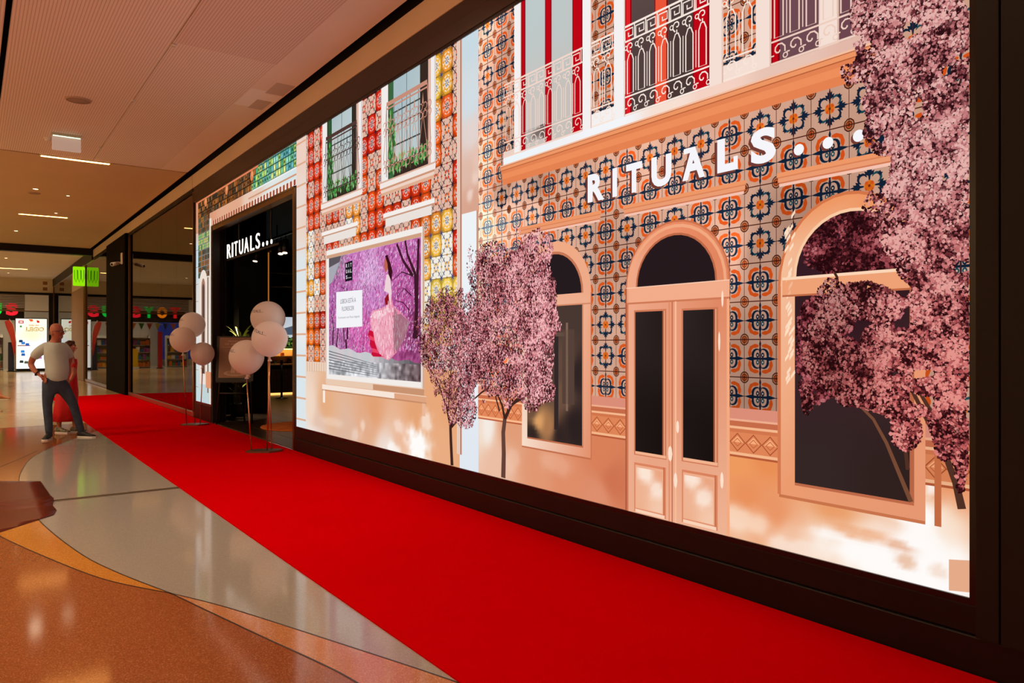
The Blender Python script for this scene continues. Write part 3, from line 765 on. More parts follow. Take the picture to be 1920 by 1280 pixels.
# ---- iron-railed upper windows of the left house
def left_window(ol, il, ir, orr, bl, glass, green, dark, rail_y, rail_r, sill, warmrail):
    A = Art()
    zb = zw(il, bl)
    pz(A, ol, orr, zb - 0.04, SCR_Z1, (242, 238, 236), 8)
    pz(A, ol, ol + 1.2, zb - 0.04, SCR_Z1, (222, 196, 182), 9); pz(A, ir, ir + (orr - ir) * .35, zb, SCR_Z1, (226, 186, 170), 9)
    pz(A, orr - 2, orr - 1, zb - 0.04, SCR_Z1, (206, 176, 162), 9)
    pz(A, il, ir, zb, SCR_Z1, dark, 10)
    zr = zw(il, rail_y)
    pz(A, green[0], green[1], zb, SCR_Z1, (70, 112, 74) if warmrail else (58, 96, 62), 11)
    A.field(sw(glass[0]), sw(glass[1]), zb + .13, SCR_Z1, .15, lambda U, V: idw([q(glass[0], 180, (176, 196, 202)), q(glass[1], 240, (192, 206, 208)), q(glass[0], 330, (206, 204, 198))], U, V), 12)
    gm = (glass[0] + glass[1]) / 2
    pz(A, gm - .4, gm + .4, zb + .13, SCR_Z1, (88, 104, 110), 13)
    for k in (0.42, 0.86): pz(A, glass[0], glass[1], zb + (zr - zb) * k - .008, zb + (zr - zb) * k + .008, (74, 84, 82), 13)
    r2 = random.Random(5)
    for k in range(150):                                              # foliage behind the railing
        u = sw(green[0]) + (sw(ir) - sw(green[0])) * r2.random() ** (1.0); v = zb + .02 + .16 * r2.random()
        if k > 110: u = sw(green[0]) + (sw(green[1]) - sw(green[0])) * r2.random() * 1.4; v = zb + .1 + (zr - zb) * .75 * r2.random()
        c = [(64, 140, 62), (96, 178, 92), (40, 84, 40), (150, 205, 140)][r2.randrange(4)]
        A.poly([(u, v), (u + .022, v + .03), (u + .005, v + .075), (u - .018, v + .03)], c, 14)
    iron = (204, 150, 130) if warmrail else (92, 66, 60)
    iron2 = (120, 84, 76) if warmrail else (70, 52, 48)
    u0, u1 = sw(il) + .03, sw(rail_r) - .03
    A.rect(u0, u1, zr - .01, zr + .035, iron, 20); A.rect(u0, u1, zr - .045, zr - .028, iron, 19)
    h = zr - zb; N = 5
    for i in range(N + 1):
        u = u0 + (u1 - u0) * i / N
        A.line((u, zb + .03), (u, zr), .011, iron2, 17)
        for sg in (-1, 1):
            c = u + sg * (u0 - u1) / N * .25
            for zz, s_ in ((zb + h * .74, 1), (zb + h * .64, -1), (zb + h * .22, 1), (zb + h * .14, -1)):
                A.arc(c, zz, .034, 0, 300, .010, iron, 18, 8)
        if i < N:
            d = (u1 - u0) / N
            A.line((u, zb + h * .2), (u + d * .5, zb + h * .66), .009, iron, 17); A.line((u + d, zb + h * .2), (u + d * .5, zb + h * .66), .009, iron, 17)
            A.poly([(u + d / 2 - .016, zb + h * .78), (u + d / 2, zb + h * .92), (u + d / 2 + .016, zb + h * .78)], iron, 18)
    for k in (.18, .68): A.rect(u0, u1, zb + h * k - .006, zb + h * k + .006, iron2, 17)
    for uu, sg in ((u0, 1), (u1, -1)): A.strip([(uu, zr), (uu + sg * .03, zb + h * .6), (uu + sg * .07, zb + h * .3), (uu, zb + h * .1)], .011, iron, 19)
    # moulded sill
    zt, zb2 = zw(ol, sill[0]), zw(ol, sill[1]); hh = zt - zb2
    u0, u1 = sw(ol - 1.5), sw(orr + 0.5)
    for a_, b_, c in ((0, .22, (226, 180, 152)), (.22, .45, (240, 214, 200)), (.45, .6, (210, 158, 130)), (.6, 1.0, (244, 234, 228)), (1.0, 1.12, (220, 180, 160))):
        A.rect(u0 - .05 * (1 - b_), u1 + .05 * (1 - b_), zb2 + hh * a_, zb2 + hh * b_, c, 21)
    A.build('pictured_window', M_pd, LED, scr3)
left_window(604.4, 614, 668.7, 680, 380, (622.8, 660.3), (616, 622.8), (62, 52, 42), 262, 668, (384, 405), False)
left_window(715, 728.4, 803.6, 817.5, 337, (738.6, 788.3), (729.5, 738.6), (66, 50, 44), 197.8, 799.5, (345, 369), True)
# flat panels under the windows
for xl, yl, xr, pl, pr_, y0, y1 in ((603.7, 436, 671, 607.8, 668, 444, 458.5), (719, 401, 815.5, 723.4, 810, 410.5, 426)):
    A = Art()
    zt = zw(xl, yl); A.rect(sw(xl), sw(xr), zt - .045, zt, (246, 240, 236), 8); A.rect(sw(xl), sw(xr), zt - .075, zt - .045, (204, 160, 136), 8)
    pr(A, pl, y0, pr_, y1, (236, 228, 222), 9)
    A.build('pictured_panel', M_pd, LED, scr3)

# ---- poster on the left house
A = Art()
pr(A, 611.7, 470.5, 796.5, 717.5, (244, 238, 234), 8)
zt = zw(611.7, 470.5); zbm = zw(610.5, 717)
pz(A, 613, 794, zt - .10, zt - .06, (212, 168, 140), 9); pz(A, 793, 796.5, zbm, zt, (214, 176, 156), 9); pz(A, 611, 613, zbm, zt, (226, 200, 186), 9)
pz(A, 790.5, 793, zbm + .05, zt - .06, (236, 224, 216), 10)
pz(A, 612, 796, zbm - .02, zbm + .05, (236, 206, 184), 9); pz(A, 700, 796, zbm - .02, zbm + .04, (206, 156, 124), 10)
pz(A, 604.5, 800, zbm - .085, zbm - .025, (248, 232, 220), 9); pz(A, 740, 800, zbm - .085, zbm - .03, (226, 172, 138), 10); pz(A, 604.5, 800, zbm - .10, zbm - .085, (204, 150, 116), 9)
pz(A, 606, 610, zbm - .25, zbm - .09, (250, 238, 228), 9); pz(A, 792, 798, zbm - .22, zbm - .09, (236, 190, 160), 9)
A.build('pictured_poster_frame', M_pb, LED, scr3)
A = Art()
PU0, PU1 = sw(617.6), sw(790); PV0, PV1 = zw(615, 701), zw(617.6, 484.5)
PWD, PHT = PU0 - PU1, PV1 - PV0
def PP(x, y): return (PU0 - x * PWD, PV0 + y * PHT)      # 0..1 across, 0..1 up
def PPl(L): return [PP(*p) for p in L]
def f_post(U, V):
    X = (PU0 - U) / PWD; Y = (V - PV0) / PHT
    C = idw([(.1, .95, (150, 140, 150)), (.1, .7, (176, 104, 170)), (.3, .9, (206, 130, 196)), (.5, .8, (226, 186, 226)), (.55, .6, (206, 140, 200)), (.75, .85, (196, 110, 178)), (.9, .7, (176, 84, 150)),
             (.2, .5, (170, 96, 160)), (.35, .4, (214, 112, 180)), (.8, .5, (190, 90, 160)), (.9, .4, (140, 66, 110)), (.1, .3, (170, 110, 160)), (.5, .35, (216, 100, 170))], X, Y, 1.8)
    return C + ((vnoise(U, V, 40) - .5) * 60)[:, None]
A.field(PU0, PU1, PV0, PV1, .03, f_post, 11)
r2 = random.Random(21)
cols = [(232, 190, 232), (206, 140, 202), (172, 88, 158), (244, 222, 242), (214, 92, 168), (140, 70, 132), (222, 164, 216), (120, 60, 108), (236, 120, 184)]
for k in range(5600):                                       # drooping blossom twigs
    x, y = r2.random() * .98, .2 + .78 * r2.random(); c = cols[r2.randrange(len(cols))]
    w_, h_ = .002 + .0035 * r2.random(), .008 + .018 * r2.random()
    if x + w_ > .99: continue
    A.poly(PPl([(x, y), (x + w_, y), (x + w_ * .9 + .004, min(.995, y + h_)), (x + .004, min(.995, y + h_))]), c, 12)
A.poly(PPl([(0, 1), (.16, 1), (.1, .88), (.05, .8), (0, .77)]), (176, 176, 186), 13); A.poly(PPl([(0, 1), (.16, 1), (.14, .95), (0, .92)]), (104, 98, 104), 14)
tr = (74, 34, 50)
for pts, wd in (([(.86, 1), (.88, .9), (.95, .75), (.96, .5), (.94, .3)], [.05, .05, .07, .08, .08]), ([(.78, .99), (.84, .86), (.93, .74)], [.05, .05, .06]), ([(.98, .99), (.97, .7), (.96, .3)], [.06, .07, .09]),
                ([(.93, .74), (.83, .78), (.74, .73)], [.02, .015, .008]), ([(.92, .6), (.85, .66), (.78, .6)], [.02, .014, .008]), ([(.9, .5), (.84, .56), (.76, .58)], [.02, .014, .008]),
                ([(.24, .3), (.24, .45), (.26, .6), (.23, .72)], [.06, .05, .04, .02]), ([(.25, .55), (.31, .65), (.36, .7)], [.03, .02, .01]), ([(.2, .28), (.18, .5), (.14, .66)], [.03, .03, .01]),
                ([(.05, .22), (.06, .4), (.03, .55)], [.05, .04, .02]), ([(.1, .22), (.12, .38), (.1, .5)], [.04, .03, .02]), ([(.23, .2), (.22, .3)], [.06, .06]), ([(.40, .68), (.44, .74), (.5, .66)], [.008, .012, .006]), ([(.25, .62), (.2, .72), (.16, .74)], [.02, .014, .006]), ([(.26, .6), (.30, .72), (.29, .78)], [.018, .012, .006]), ([(.06, .5), (.1, .62), (.08, .7)], [.014, .01, .005]), ([(.46, .45), (.47, .56), (.45, .62)], [.014, .01, .005]), ([(.42, .2), (.44, .3), (.43, .4)], [.016, .012, .006]), ([(.3, .2), (.32, .32), (.36, .38)], [.012, .01, .005])):
    A.strip(PPl(pts), [w_ * PHT * .5 for w_ in wd], tr, 15)
# pale ground
def f_gr(U, V):
    return np.array((202, 204, 208), float)[None, :] + ((vnoise(U, V, 22) - .5) * 90 + (vnoise(U, V * 3, 9) - .5) * 60)[:, None] - (np.clip(((PU0 - U) / PWD - .55) * 2.2, 0, 1) * 120)[:, None] * np.array((.8, 1, 1.0))[None, :]
A.field(PU0, PU1, PV0, PV0 + .13 * PHT, .02, f_gr, 15)
for i in range(20):
    x0, x1 = i / 20, (i + 1) / 20; t = lambda x: .245 - .12 * x + .012 * math.sin(x * 30)
    g = 205 - 115 * max(0, min(1, (x0 - .5) * 2.2))
    A.poly(PPl([(x0, .12), (x1, .12), (x1, t(x1)), (x0, t(x0))]), (g * .98 + r2.randrange(14), g, g + 4), 16)
for k in range(7):
    A.strip(PPl([(0, .2 - .025 * k), (.3, .15 - .02 * k), (.6, .1 - .015 * k)]), [.012, .008, .003], (120, 118, 124), 17)
# dancing woman in a wide gown
dress = [(.505, .47), (.54, .52), (.62, .53), (.69, .55), (.72, .62), (.75, .54), (.82, .49), (.9, .42), (.86, .3), (.78, .2), (.7, .14), (.63, .16), (.56, .25), (.52, .36)]
A.poly(PPl(dress), (232, 150, 176), 18)
A.poly(PPl([(.51, .45), (.6, .48), (.7, .5), (.74, .4), (.7, .25), (.62, .2), (.56, .28)]), (240, 176, 192), 19)
A.poly(PPl([(.505, .47), (.56, .51), (.66, .52), (.7, .56), (.72, .5), (.6, .45)]), (248, 220, 226), 20)
A.poly(PPl([(.74, .47), (.82, .48), (.9, .42), (.86, .3), (.78, .2), (.75, .3)]), (176, 120, 140), 19)
A.poly(PPl([(.5, .37), (.54, .36), (.56, .27), (.6, .19), (.66, .165), (.54, .165), (.52, .18), (.53, .22), (.5, .26), (.51, .3), (.48, .33)]), (206, 26, 66), 20)
A.poly(PPl([(.5, .33), (.55, .31), (.56, .28), (.5, .3)]), (236, 80, 110), 21); A.poly(PPl([(.53, .23), (.58, .22), (.6, .19), (.53, .2)]), (236, 80, 110), 21)
A.poly(PPl([(.66, .6), (.70, .64), (.71, .56), (.67, .55)]), (150, 30, 40), 21)
A.poly(PPl([(.655, .66), (.68, .78), (.715, .775), (.73, .66), (.72, .55), (.70, .55), (.70, .64)]), (240, 214, 220), 20)
A.disc(*PP(.675, .85), .045, (196, 110, 90), 21, .075); A.poly(PPl([(.665, .92), (.69, .925), (.72, .86), (.74, .8), (.73, .72), (.70, .78), (.69, .86)]), (70, 24, 34), 22)
def in_dress(x, y):
    c = False; j = len(dress) - 1
    for i in range(len(dress)):
        if (dress[i][1] > y) != (dress[j][1] > y) and x < (dress[j][0] - dress[i][0]) * (y - dress[i][1]) / (dress[j][1] - dress[i][1]) + dress[i][0]: c = not c
        j = i
    return c
for k in range(900):                                        # tulle of the gown
    x, y = .5 + .4 * r2.random(), .14 + .42 * r2.random()
    if not in_dress(x, y) or not in_dress(x + .015, y + .03) or (x < .58 and y < .34): continue
    c = [(246, 196, 206), (236, 160, 182), (252, 222, 228), (224, 140, 168), (240, 176, 190)][r2.randrange(5)]
    if x > .75: c = shadecol(c, .74)
    A.poly(PPl([(x, y), (x + .006, y + .002), (x + .004 + .012 * (.7 - x), y + .035), (x + .012 * (.7 - x), y + .03)]), c, 21)
# white notice and black logo board on the poster
A.poly(PPl([(.10, .395), (.42, .40), (.42, .69), (.10, .70)]), (244, 244, 248), 22)
A.glyphs('LISBOA ESTÁ A', *[PP(.155, 0)[0], PP(.345, 0)[0]], PP(0, .598)[1], PP(0, .645)[1], (120, 116, 128), 23)
A.glyphs('FLORESCER', *[PP(.175, 0)[0], PP(.325, 0)[0]], PP(0, .535)[1], PP(0, .57)[1], (120, 116, 128), 23)
A.glyphs('A primavera num Ritual elegante', *[PP(.125, 0)[0], PP(.39, 0)[0]], PP(0, .468)[1], PP(0, .492)[1], (150, 144, 156), 23)
A.poly(PPl([(.215, .775), (.305, .78), (.305, .94), (.215, .93)]), (36, 32, 40), 22)
for row, txt in ((0, 'RIT'), (1, 'UAL'), (2, 'S…')):
    for k, ch in enumerate(txt):
        if ch == '…': A.glyphs('...', PP(.25, 0)[0], PP(.29, 0)[0], PP(0, .80)[1], PP(0, .806)[1], (240, 240, 244), 23, 0.02); continue
        A.glyphs(ch, PP(.226 + .026 * k + (.006 if ch == 'I' else 0), 0)[0], PP(.242 + .026 * k - (.006 if ch == 'I' else 0), 0)[0], PP(0, .89 - .047 * row)[1], PP(0, .92 - .047 * row)[1], (240, 240, 244), 23, 0.02)
A.build('pictured_poster', M_pd, LED, scr3)
# ---- right house: dado, arched windows, door
PEACH, PE_L, PE_D, PE_S = (234, 158, 120), (245, 198, 170), (206, 122, 86), (186, 100, 66)
def dado(xl, xr, lit):
    A = Art(); u0, u1 = sw(xl), sw(xr)
    zz = Z_T
    for dz, c in ((.062, (222, 150, 130)), (.012, (240, 180, 150)), (.03, (204, 118, 84)), (.014, (246, 190, 150)), (.02, (214, 128, 88)), (.115, (226, 142, 98)), (.016, (246, 190, 148)), (.012, (188, 100, 66))):
        A.rect(u0, u1, zz - dz, zz, tuple(min(255, x * lit) for x in c), 8); zz -= dz
    zd = zz + .016 + .012 + .115 / 2; n = max(2, int(abs(u0 - u1) / .092)); d = (u1 - u0) / n
    for i in range(n):
        c = u0 + d * (i + .5); h = .05; w_ = abs(d) * .48
        A.strip([(c - w_, zd), (c, zd + h), (c + w_, zd), (c, zd - h)], .008, tuple(x * lit for x in (176, 92, 58)), 10, True)
        A.poly([(c - w_ * .75, zd), (c, zd + h * .7), (c + w_ * .75, zd)], tuple(min(255, x * lit) for x in (250, 180, 134)), 9)
        A.strip([(c - w_ * .5, zd), (c, zd + h * .45), (c + w_ * .5, zd), (c, zd - h * .45)], .006, tuple(x * lit for x in (196, 108, 70)), 10, True)
    A.build('pictured_dado', M_pd, LED, scr3)
dado(897, 979.4, 1.02); dado(1109.6, 1175, 1.0); dado(1369, 1461, 1.0); dado(1734, 1819.5, .96)

def frame_field(A, pts_out, lay, samples):
    cols = idw(samples, np.array([p[0] for p in pts_out]), np.array([p[1] for p in pts_out]))
    A.poly(pts_out, [tuple(c) for c in lin_np(cols).tolist()], lay)
# window between the two young trees and the door
A = Art()
so0, so1 = sw(979.4), sw(1109.4); zb = zw(979.4, 834.7); zs, zt = zw(1109.4, 547), zw(1058.6, 450)
frame_field(A, arch_pts(so0, so1, zb, zs, zt), 11, [(so0, zb, (248, 224, 206)), (so1, zb, (230, 152, 116)), (so1, zs, (240, 178, 146)), (so0, zs, (238, 186, 160)), ((so0 + so1) / 2, zt, (242, 178, 142))])
si0, si1 = sw(989.5), sw(1094.5)
lz0 = zs + .0; A.poly(lune_pts(si0, si1, lz0, zt - .075), (46, 36, 40), 12)
A.strip(lune_pts(si0 - .01, si1 + .01, lz0, zt - .085), .018, (206, 130, 96), 13)
zt2 = zw(1109.4, 567); zbi = zw(989.5, 818.5)
def f_w1(U, V): return idw([q(1000, 600, (66, 54, 54)), q(1080, 590, (84, 66, 60)), q(1060, 680, (110, 84, 72)), q(1085, 700, (58, 46, 46)), q(1050, 740, (120, 92, 76)), q(1080, 800, (54, 42, 42)), q(1010, 790, (226, 170, 112)), q(1000, 770, (120, 90, 70)), q(1030, 800, (180, 130, 90)), q(1000, 810, (60, 46, 44)), q(1050, 815, (60, 46, 44)), q(1020, 720, (70, 56, 54))], U, V, 2.0)
A.field(si0, si1, zbi, zt2, .03, f_w1, 12)
A.rect(si1, si1 + .012, zbi, zt2, (214, 140, 104), 13); A.rect(si0, si1, zbi - .012, zbi, (196, 118, 84), 13); A.rect(so0, so1, zt2 - .01, zt2, (216, 146, 112), 13)
A.strip([(so1, zb), (so1, zs)], .010, (204, 124, 88), 13); A.rect(so0, so1, zb - .012, zb, (200, 122, 88), 13)
for u0, u1, v0, v1, c in ((sw(1055), sw(1078), 1.0, 1.55, (96, 76, 66)), (sw(1062), sw(1066), .95, 1.6, (140, 112, 94)), (sw(1040), sw(1048), .8, 1.5, (62, 50, 50)), (sw(1030), sw(1060), 1.5, 1.53, (110, 88, 78))):
    A.rect(u0, u1, max(v0, zbi), v1, c, 13)
A.build('pictured_window', M_pb, LED, scr3)
# double door under the middle arch
A = Art()
so0, so1 = sw(1175.4), sw(1369); zs = zw(1176.9, 541); zt = zw(1273.8, 413)
frame_field(A, arch_pts(so0, so1, SCR_Z0, zs, zt), 11, [(so0, SCR_Z0, (238, 180, 150)), (so1, SCR_Z0, (240, 186, 156)), (so1, zs, (226, 142, 106)), (so0, zs, (242, 178, 148)), ((so0 + so1) / 2, zt, (236, 148, 110)), ((so0 + so1) / 2, 1.0, (240, 172, 138))])
A.strip(lune_pts(so0, so1, zs, zt), .012, (208, 124, 88), 12)
A.strip(lune_pts(so0 - .03, so1 + .03, zs, zt - .03), .02, (244, 176, 138), 12)
li0, li1 = sw(1194.8), sw(1344); zl = zs + .005
A.poly(lune_pts(li0, li1, zl, zw(1271, 438)), (48, 34, 38), 13)
A.strip(lune_pts(li0, li1, zl, zw(1271, 438)), .014, (196, 116, 82), 14)
A.rect(so0, so1, zl - .10, zl, (244, 180, 148), 13); A.rect(so0, so1, zl - .112, zl - .10, (212, 132, 98), 14); A.rect(so0, so1, zl - .006, zl, (250, 206, 180), 14)
for (xl, xr, yt, yb) in ((1192.4, 1243, 585, 845), (1282, 1339, 582, 857)):
    z0, z1 = zw(xl, yb), zw(xl, yt); u0, u1 = sw(xl), sw(xr)
    A.rect(u0 + .012, u1 - .034, z0 - .025, z1 + .012, (212, 132, 98), 14)
    A.field(u0, u1, z0, z1, .12, lambda U, V: idw([(u0, z1, (58, 46, 46)), (u1, z1, (46, 36, 36)), (u0, z0, (40, 30, 30)), (u1, z0, (34, 24, 24))], U, V), 15)
    A.rect(u1, u1 - .012, z0, z1, (168, 96, 66), 15); A.rect(u1 - .012, u1 - .02, z0 - .01, z1, (240, 178, 144), 15); A.rect(u0, u1 - .03, z0 - .018, z0, (244, 186, 152), 15)
    z2 = max(SCR_Z0, z0 - .40); z3 = z0 - .075
    A.rect(u0 + .01, u1 - .03, z2, z3, (222, 140, 104), 14); A.rect(u0, u1 - .02, z2 + .025, z3 - .015, (240, 180, 148), 15)
    A.rect(u1 - .008, u1 - .02, z2 + .02, z3, (204, 120, 84), 16); A.rect(u0, u1 - .02, z2 + .0, z2 + .02, (250, 214, 190), 16)
    A.field(u0 - .01, u1 - .0, z2 + .03, z3 - .03, .03, lambda U, V: blobs(idw([(u0, z2, (240, 184, 152)), (u1, z3, (236, 172, 138)), (u1, z2, (246, 206, 180))], U, V), U, V, [(xl + 18, yb + 40, .07, .07, .85, (255, 240, 228), 10), (xl + 40, yb + 75, .06, .05, .7, (255, 244, 234), 12)]), 17)
um = sw(1261.6)
A.rect(um - .004, um + .004, SCR_Z0, zl - .11, (196, 112, 76), 16); A.rect(um + .02, um + .03, SCR_Z0, zl - .11, (226, 148, 112), 15); A.rect(um - .035, um - .02, SCR_Z0, zl - .11, (248, 192, 158), 15)
for px, py, rx, ry in ((1258, 850, .018, .05), (1272, 800, .012, .04), (1355, 900, .012, .05), (1268, 900, .015, .05), (1350, 640, .008, .06), (1356, 560, .008, .05)):
    u, v = wp(px, py); A.disc(u, v, rx, (254, 226, 206), 18, ry, 8)
A.rect(so1, so1 + .02, SCR_Z0, zs, (246, 178, 138), 13); A.rect(so0 - .02, so0, SCR_Z0, zs, (214, 132, 98), 13); A.rect(so0 + .008, so0 - .004, SCR_Z0, zs, (180, 98, 68), 14)
A.build('pictured_door', M_pb, LED, scr3)
# large arched window under the blossom tree
A = Art()
so0, so1 = sw(1462), sw(1736); zb = zw(1470.6, 927); zs = zw(1470, 536); zt = zw(1640, 353)
frame_field(A, arch_pts(so0, so1, zb, zs, zt), 11, [(so0, zb, (238, 164, 122)), (so1, zb, (232, 160, 124)), (so1, zs, (236, 160, 120)), (so0, zs, (246, 196, 162)), ((so0 + so1) / 2, zt, (240, 160, 110))])
A.strip(lune_pts(so0, so1, zs, zt), .016, (216, 128, 84), 12)
A.strip([(so0, zb), (so0, zs)], .02, (216, 130, 90), 12)
si0, si1 = sw(1491.4), sw(1715)
A.field(si0, si1, zw(1490, 904), zs - .05, .1, lambda U, V: idw([q(1500, 700, (66, 44, 48)), q(1700, 700, (70, 46, 48)), q(1520, 880, (62, 48, 46)), q(1700, 900, (58, 42, 40)), q(1600, 560, (60, 32, 40))], U, V), 13)
A.poly(lune_pts(si0, si1, zs + .04, zw(1636, 387)), (64, 36, 46), 13)
A.strip(lune_pts(si0, si1, zs + .04, zw(1636, 387)), .016, (250, 208, 172), 14)
A.rect(so0 - .02, so1, zs - .05, zs + .045, (240, 170, 128), 14); A.rect(so0 - .02, so1, zs + .03, zs + .045, (252, 218, 190), 15); A.rect(so0 - .02, so1, zs - .06, zs - .05, (196, 116, 80), 15)
A.strip([wp(1566, 511), wp(1571, 520), wp(1572, 538)], .014, (84, 50, 40), 16)
zi = zw(1490, 904); A.rect(si0, si1, zi - .014, zi, (196, 116, 84), 15); A.rect(si1, si1 + .02, zi, zs, (190, 112, 80), 15)
A.rect(so0, so1, zb - .016, zb, (206, 126, 86), 13)
for k in range(40):
    r_ = random.Random(k); px, py = 1475 + 14 * r_.random(), 400 + 320 * r_.random()
    u, v = wp(px, py); A.poly([(u + .012, v - .02), (u - .012, v + .012), (u - .01, v + .03), (u + .012, v + .0)], (254, 224, 198), 14)
pz(A, 1753, 1766, zw(1752, 985), zw(1752, 800), (200, 118, 78), 12)
pp(A, [(1780, 1048), (1819, 1050), (1819, 1110), (1780, 1106)], (232, 178, 146), 12)
A.build('pictured_window', M_pb, LED, scr3)

# ---- mouldings over the arches
for xl, xr in ((973, 1128), (1169, 1400), (1457, 1705)):
    A = Art(); u0, u1 = sw(xl), sw(xr)
    for a_, b_, c in ((2.298, 2.314, (246, 200, 182)), (2.314, 2.322, (214, 132, 96)), (2.322, 2.345, (238, 164, 124)), (2.345, 2.352, (222, 140, 100)), (2.352, 2.375, (240, 160, 114))):
        A.rect(u0 + .02 * (b_ - 2.375) / .077, u1 - .02 * (b_ - 2.375) / .077, a_, b_, c, 9)
    A.build('pictured_moulding', M_pd, LED, scr3)

# ---- balcony of the right house
A = Art()
BZ = 2.972
WHT = (246, 242, 242)
def wallcol(px): return WHT if px < 1240 else (246, 226, 216)
for xl, xr in ((965, 978), (1093, 1110), (1152, 1173), (1331, 1357), (1418, 1447), (1536, 1574), (1640, 1680)):
    A.rect(sw(xl), sw(xr), BZ, SCR_Z1, wallcol(xl), 10)
    A.rect(sw(xr) + .01, sw(xr), BZ, SCR_Z1, (226, 190, 176), 11)
for xl, xr in ((1110, 1152), (1357, 1418)): A.rect(sw(xl), sw(xr), BZ, 3.066, wallcol(xl), 10)
A.rect(sw(944.5), sw(965), BZ, 3.02, (234, 214, 204), 10)
def f_slab(U, V): return idw([(sw(950), 2.95, (240, 246, 250)), (sw(1150), 2.95, (244, 246, 250)), (sw(1260), 2.95, (248, 226, 214)), (sw(1340), 2.95, (246, 214, 200)), (sw(1480), 2.95, (234, 200, 186)), (sw(1620), 2.95, (230, 190, 176))], U, V)
A.field(sw(944.5), sw(1640), 2.915, BZ, .06, f_slab, 10)
u0, u1 = sw(938), sw(1660)
for a_, b_, c in ((2.752, 2.80, (232, 140, 92)), (2.80, 2.845, (240, 152, 102)), (2.845, 2.87, (230, 140, 94)), (2.87, 2.876, (188, 104, 66)), (2.876, 2.90, (240, 160, 112)), (2.90, 2.906, (200, 120, 84)), (2.906, 2.917, (246, 196, 166))):
    A.rect(u0 - .04 * (2.917 - a_) / .16, u1, a_, b_, c, 11)
# tall windows with red frames
RED, RED_D, RED_L = (196, 12, 30), (140, 8, 24), (228, 40, 48)
def red(xl, xr, c=RED): A.rect(sw(xl), sw(xr), BZ, SCR_Z1, c, 10); A.rect(sw(xr) + .012, sw(xr), BZ, SCR_Z1, RED_D, 11); A.rect(sw(xl), sw(xl) - .008, BZ, SCR_Z1, RED_D, 11)
def pane(xl, xr, c1, c2):
    A.field(sw(xl), sw(xr), BZ, SCR_Z1, .2, lambda U, V: idw([(sw(xl), SCR_Z1, c1), (sw(xr), SCR_Z1, c1), (sw(xl), BZ, c2), (sw(xr), BZ, c2)], U, V), 10)
red(978, 986); pane(986, 1022.7, (196, 206, 206), (208, 200, 194)); red(1022.7, 1035); pane(1035, 1074, (196, 204, 204), (204, 198, 192)); red(1074, 1093)
red(1173, 1185, RED_L); pane(1185, 1228, (104, 86, 84), (92, 74, 72)); red(1228, 1253, (238, 96, 66)); pane(1253, 1300, (96, 78, 76), (84, 66, 64)); red(1300, 1331)
red(1447, 1463); pane(1463, 1536, (150, 104, 116), (120, 84, 92)); pane(1574, 1640, (140, 96, 104), (120, 80, 90))
A.field(sw(986), sw(1022), BZ + .05, BZ + .16, .04, lambda U, V: idw([(sw(1005), BZ + .10, (120, 108, 104)), (sw(990), BZ + .1, (190, 184, 180)), (sw(1018), BZ + .12, (110, 96, 92)), (sw(1005), BZ + .17, (204, 200, 196)), (sw(1005), BZ + .05, (206, 200, 196))], U, V, 2.5), 11)
A.build('pictured_balcony', M_pb, LED, scr3)
A = Art()
IR = (250, 232, 220)
def railing(xl, xr, col):
    u0, u1 = sw(xl), sw(xr); L = abs(u0 - u1); n = max(1, round(L / .104)); d = (u1 - u0) / n
    A.rect(u0, u1, 3.562, 3.576, col, 14); A.rect(u0, u1, 3.462, 3.474, col, 14); A.rect(u0, u1, 3.092, 3.102, col, 14); A.rect(u0, u1, BZ, BZ + .012, col, 14)
    w_ = .0085
    for i in range(n):
        a = u0 + d * i; c = a + d / 2
        A.strip([(c + (.038 - .0036 * k_) * math.cos(k_ * .72 - 1.2), 3.425 + (.038 - .0036 * k_) * math.sin(k_ * .72 - 1.2)) for k_ in range(10)], w_, col, 15); A.arc(c - d * .42, 3.425, .014, 0, 360, w_ * .8, col, 15, 7)
        A.strip([(c + (.043 - .004 * k_) * math.cos(-k_ * .72 + 3.6), 3.045 + (.043 - .004 * k_) * math.sin(-k_ * .72 + 3.6)) for k_ in range(10)], w_, col, 15); A.line((c - d * .5, 3.02), (c - d * .3, 3.02), w_ * .8, col, 15); A.arc(c + d * .42, 3.005, .014, 0, 360, w_ * .8, col, 15, 7)
        k = d * .28
        A.strip([(c - k, 3.115), (c - k, 3.335), (c - k * .4, 3.375), (c + k * .4, 3.375), (c + k, 3.335), (c + k, 3.115)], w_, col, 15, True)
        A.line((c, 3.375), (c, 3.40), w_, col, 15); A.line((a, 3.345), (a, 3.12), w_ * .7, col, 14)
        # Greek key
        A.strip([(a, 3.474), (a, 3.545), (a + d * .72, 3.545), (a + d * .72, 3.497), (a + d * .32, 3.497), (a + d * .32, 3.522)], w_ * 1.15, col, 15)
        A.line((a + d * .88, 3.474), (a + d * .88, 3.562), w_, col, 15)
railing(946, 978, (246, 214, 196)); railing(978, 1093, (244, 218, 206)); railing(1110, 1152, IR); railing(1173, 1331, (250, 236, 226)); railing(1357, 1418, IR); railing(1447, 1640, (240, 210, 196))
tag(A.build('pictured_railing', M_pd, LED, scr3), kind='stuff')

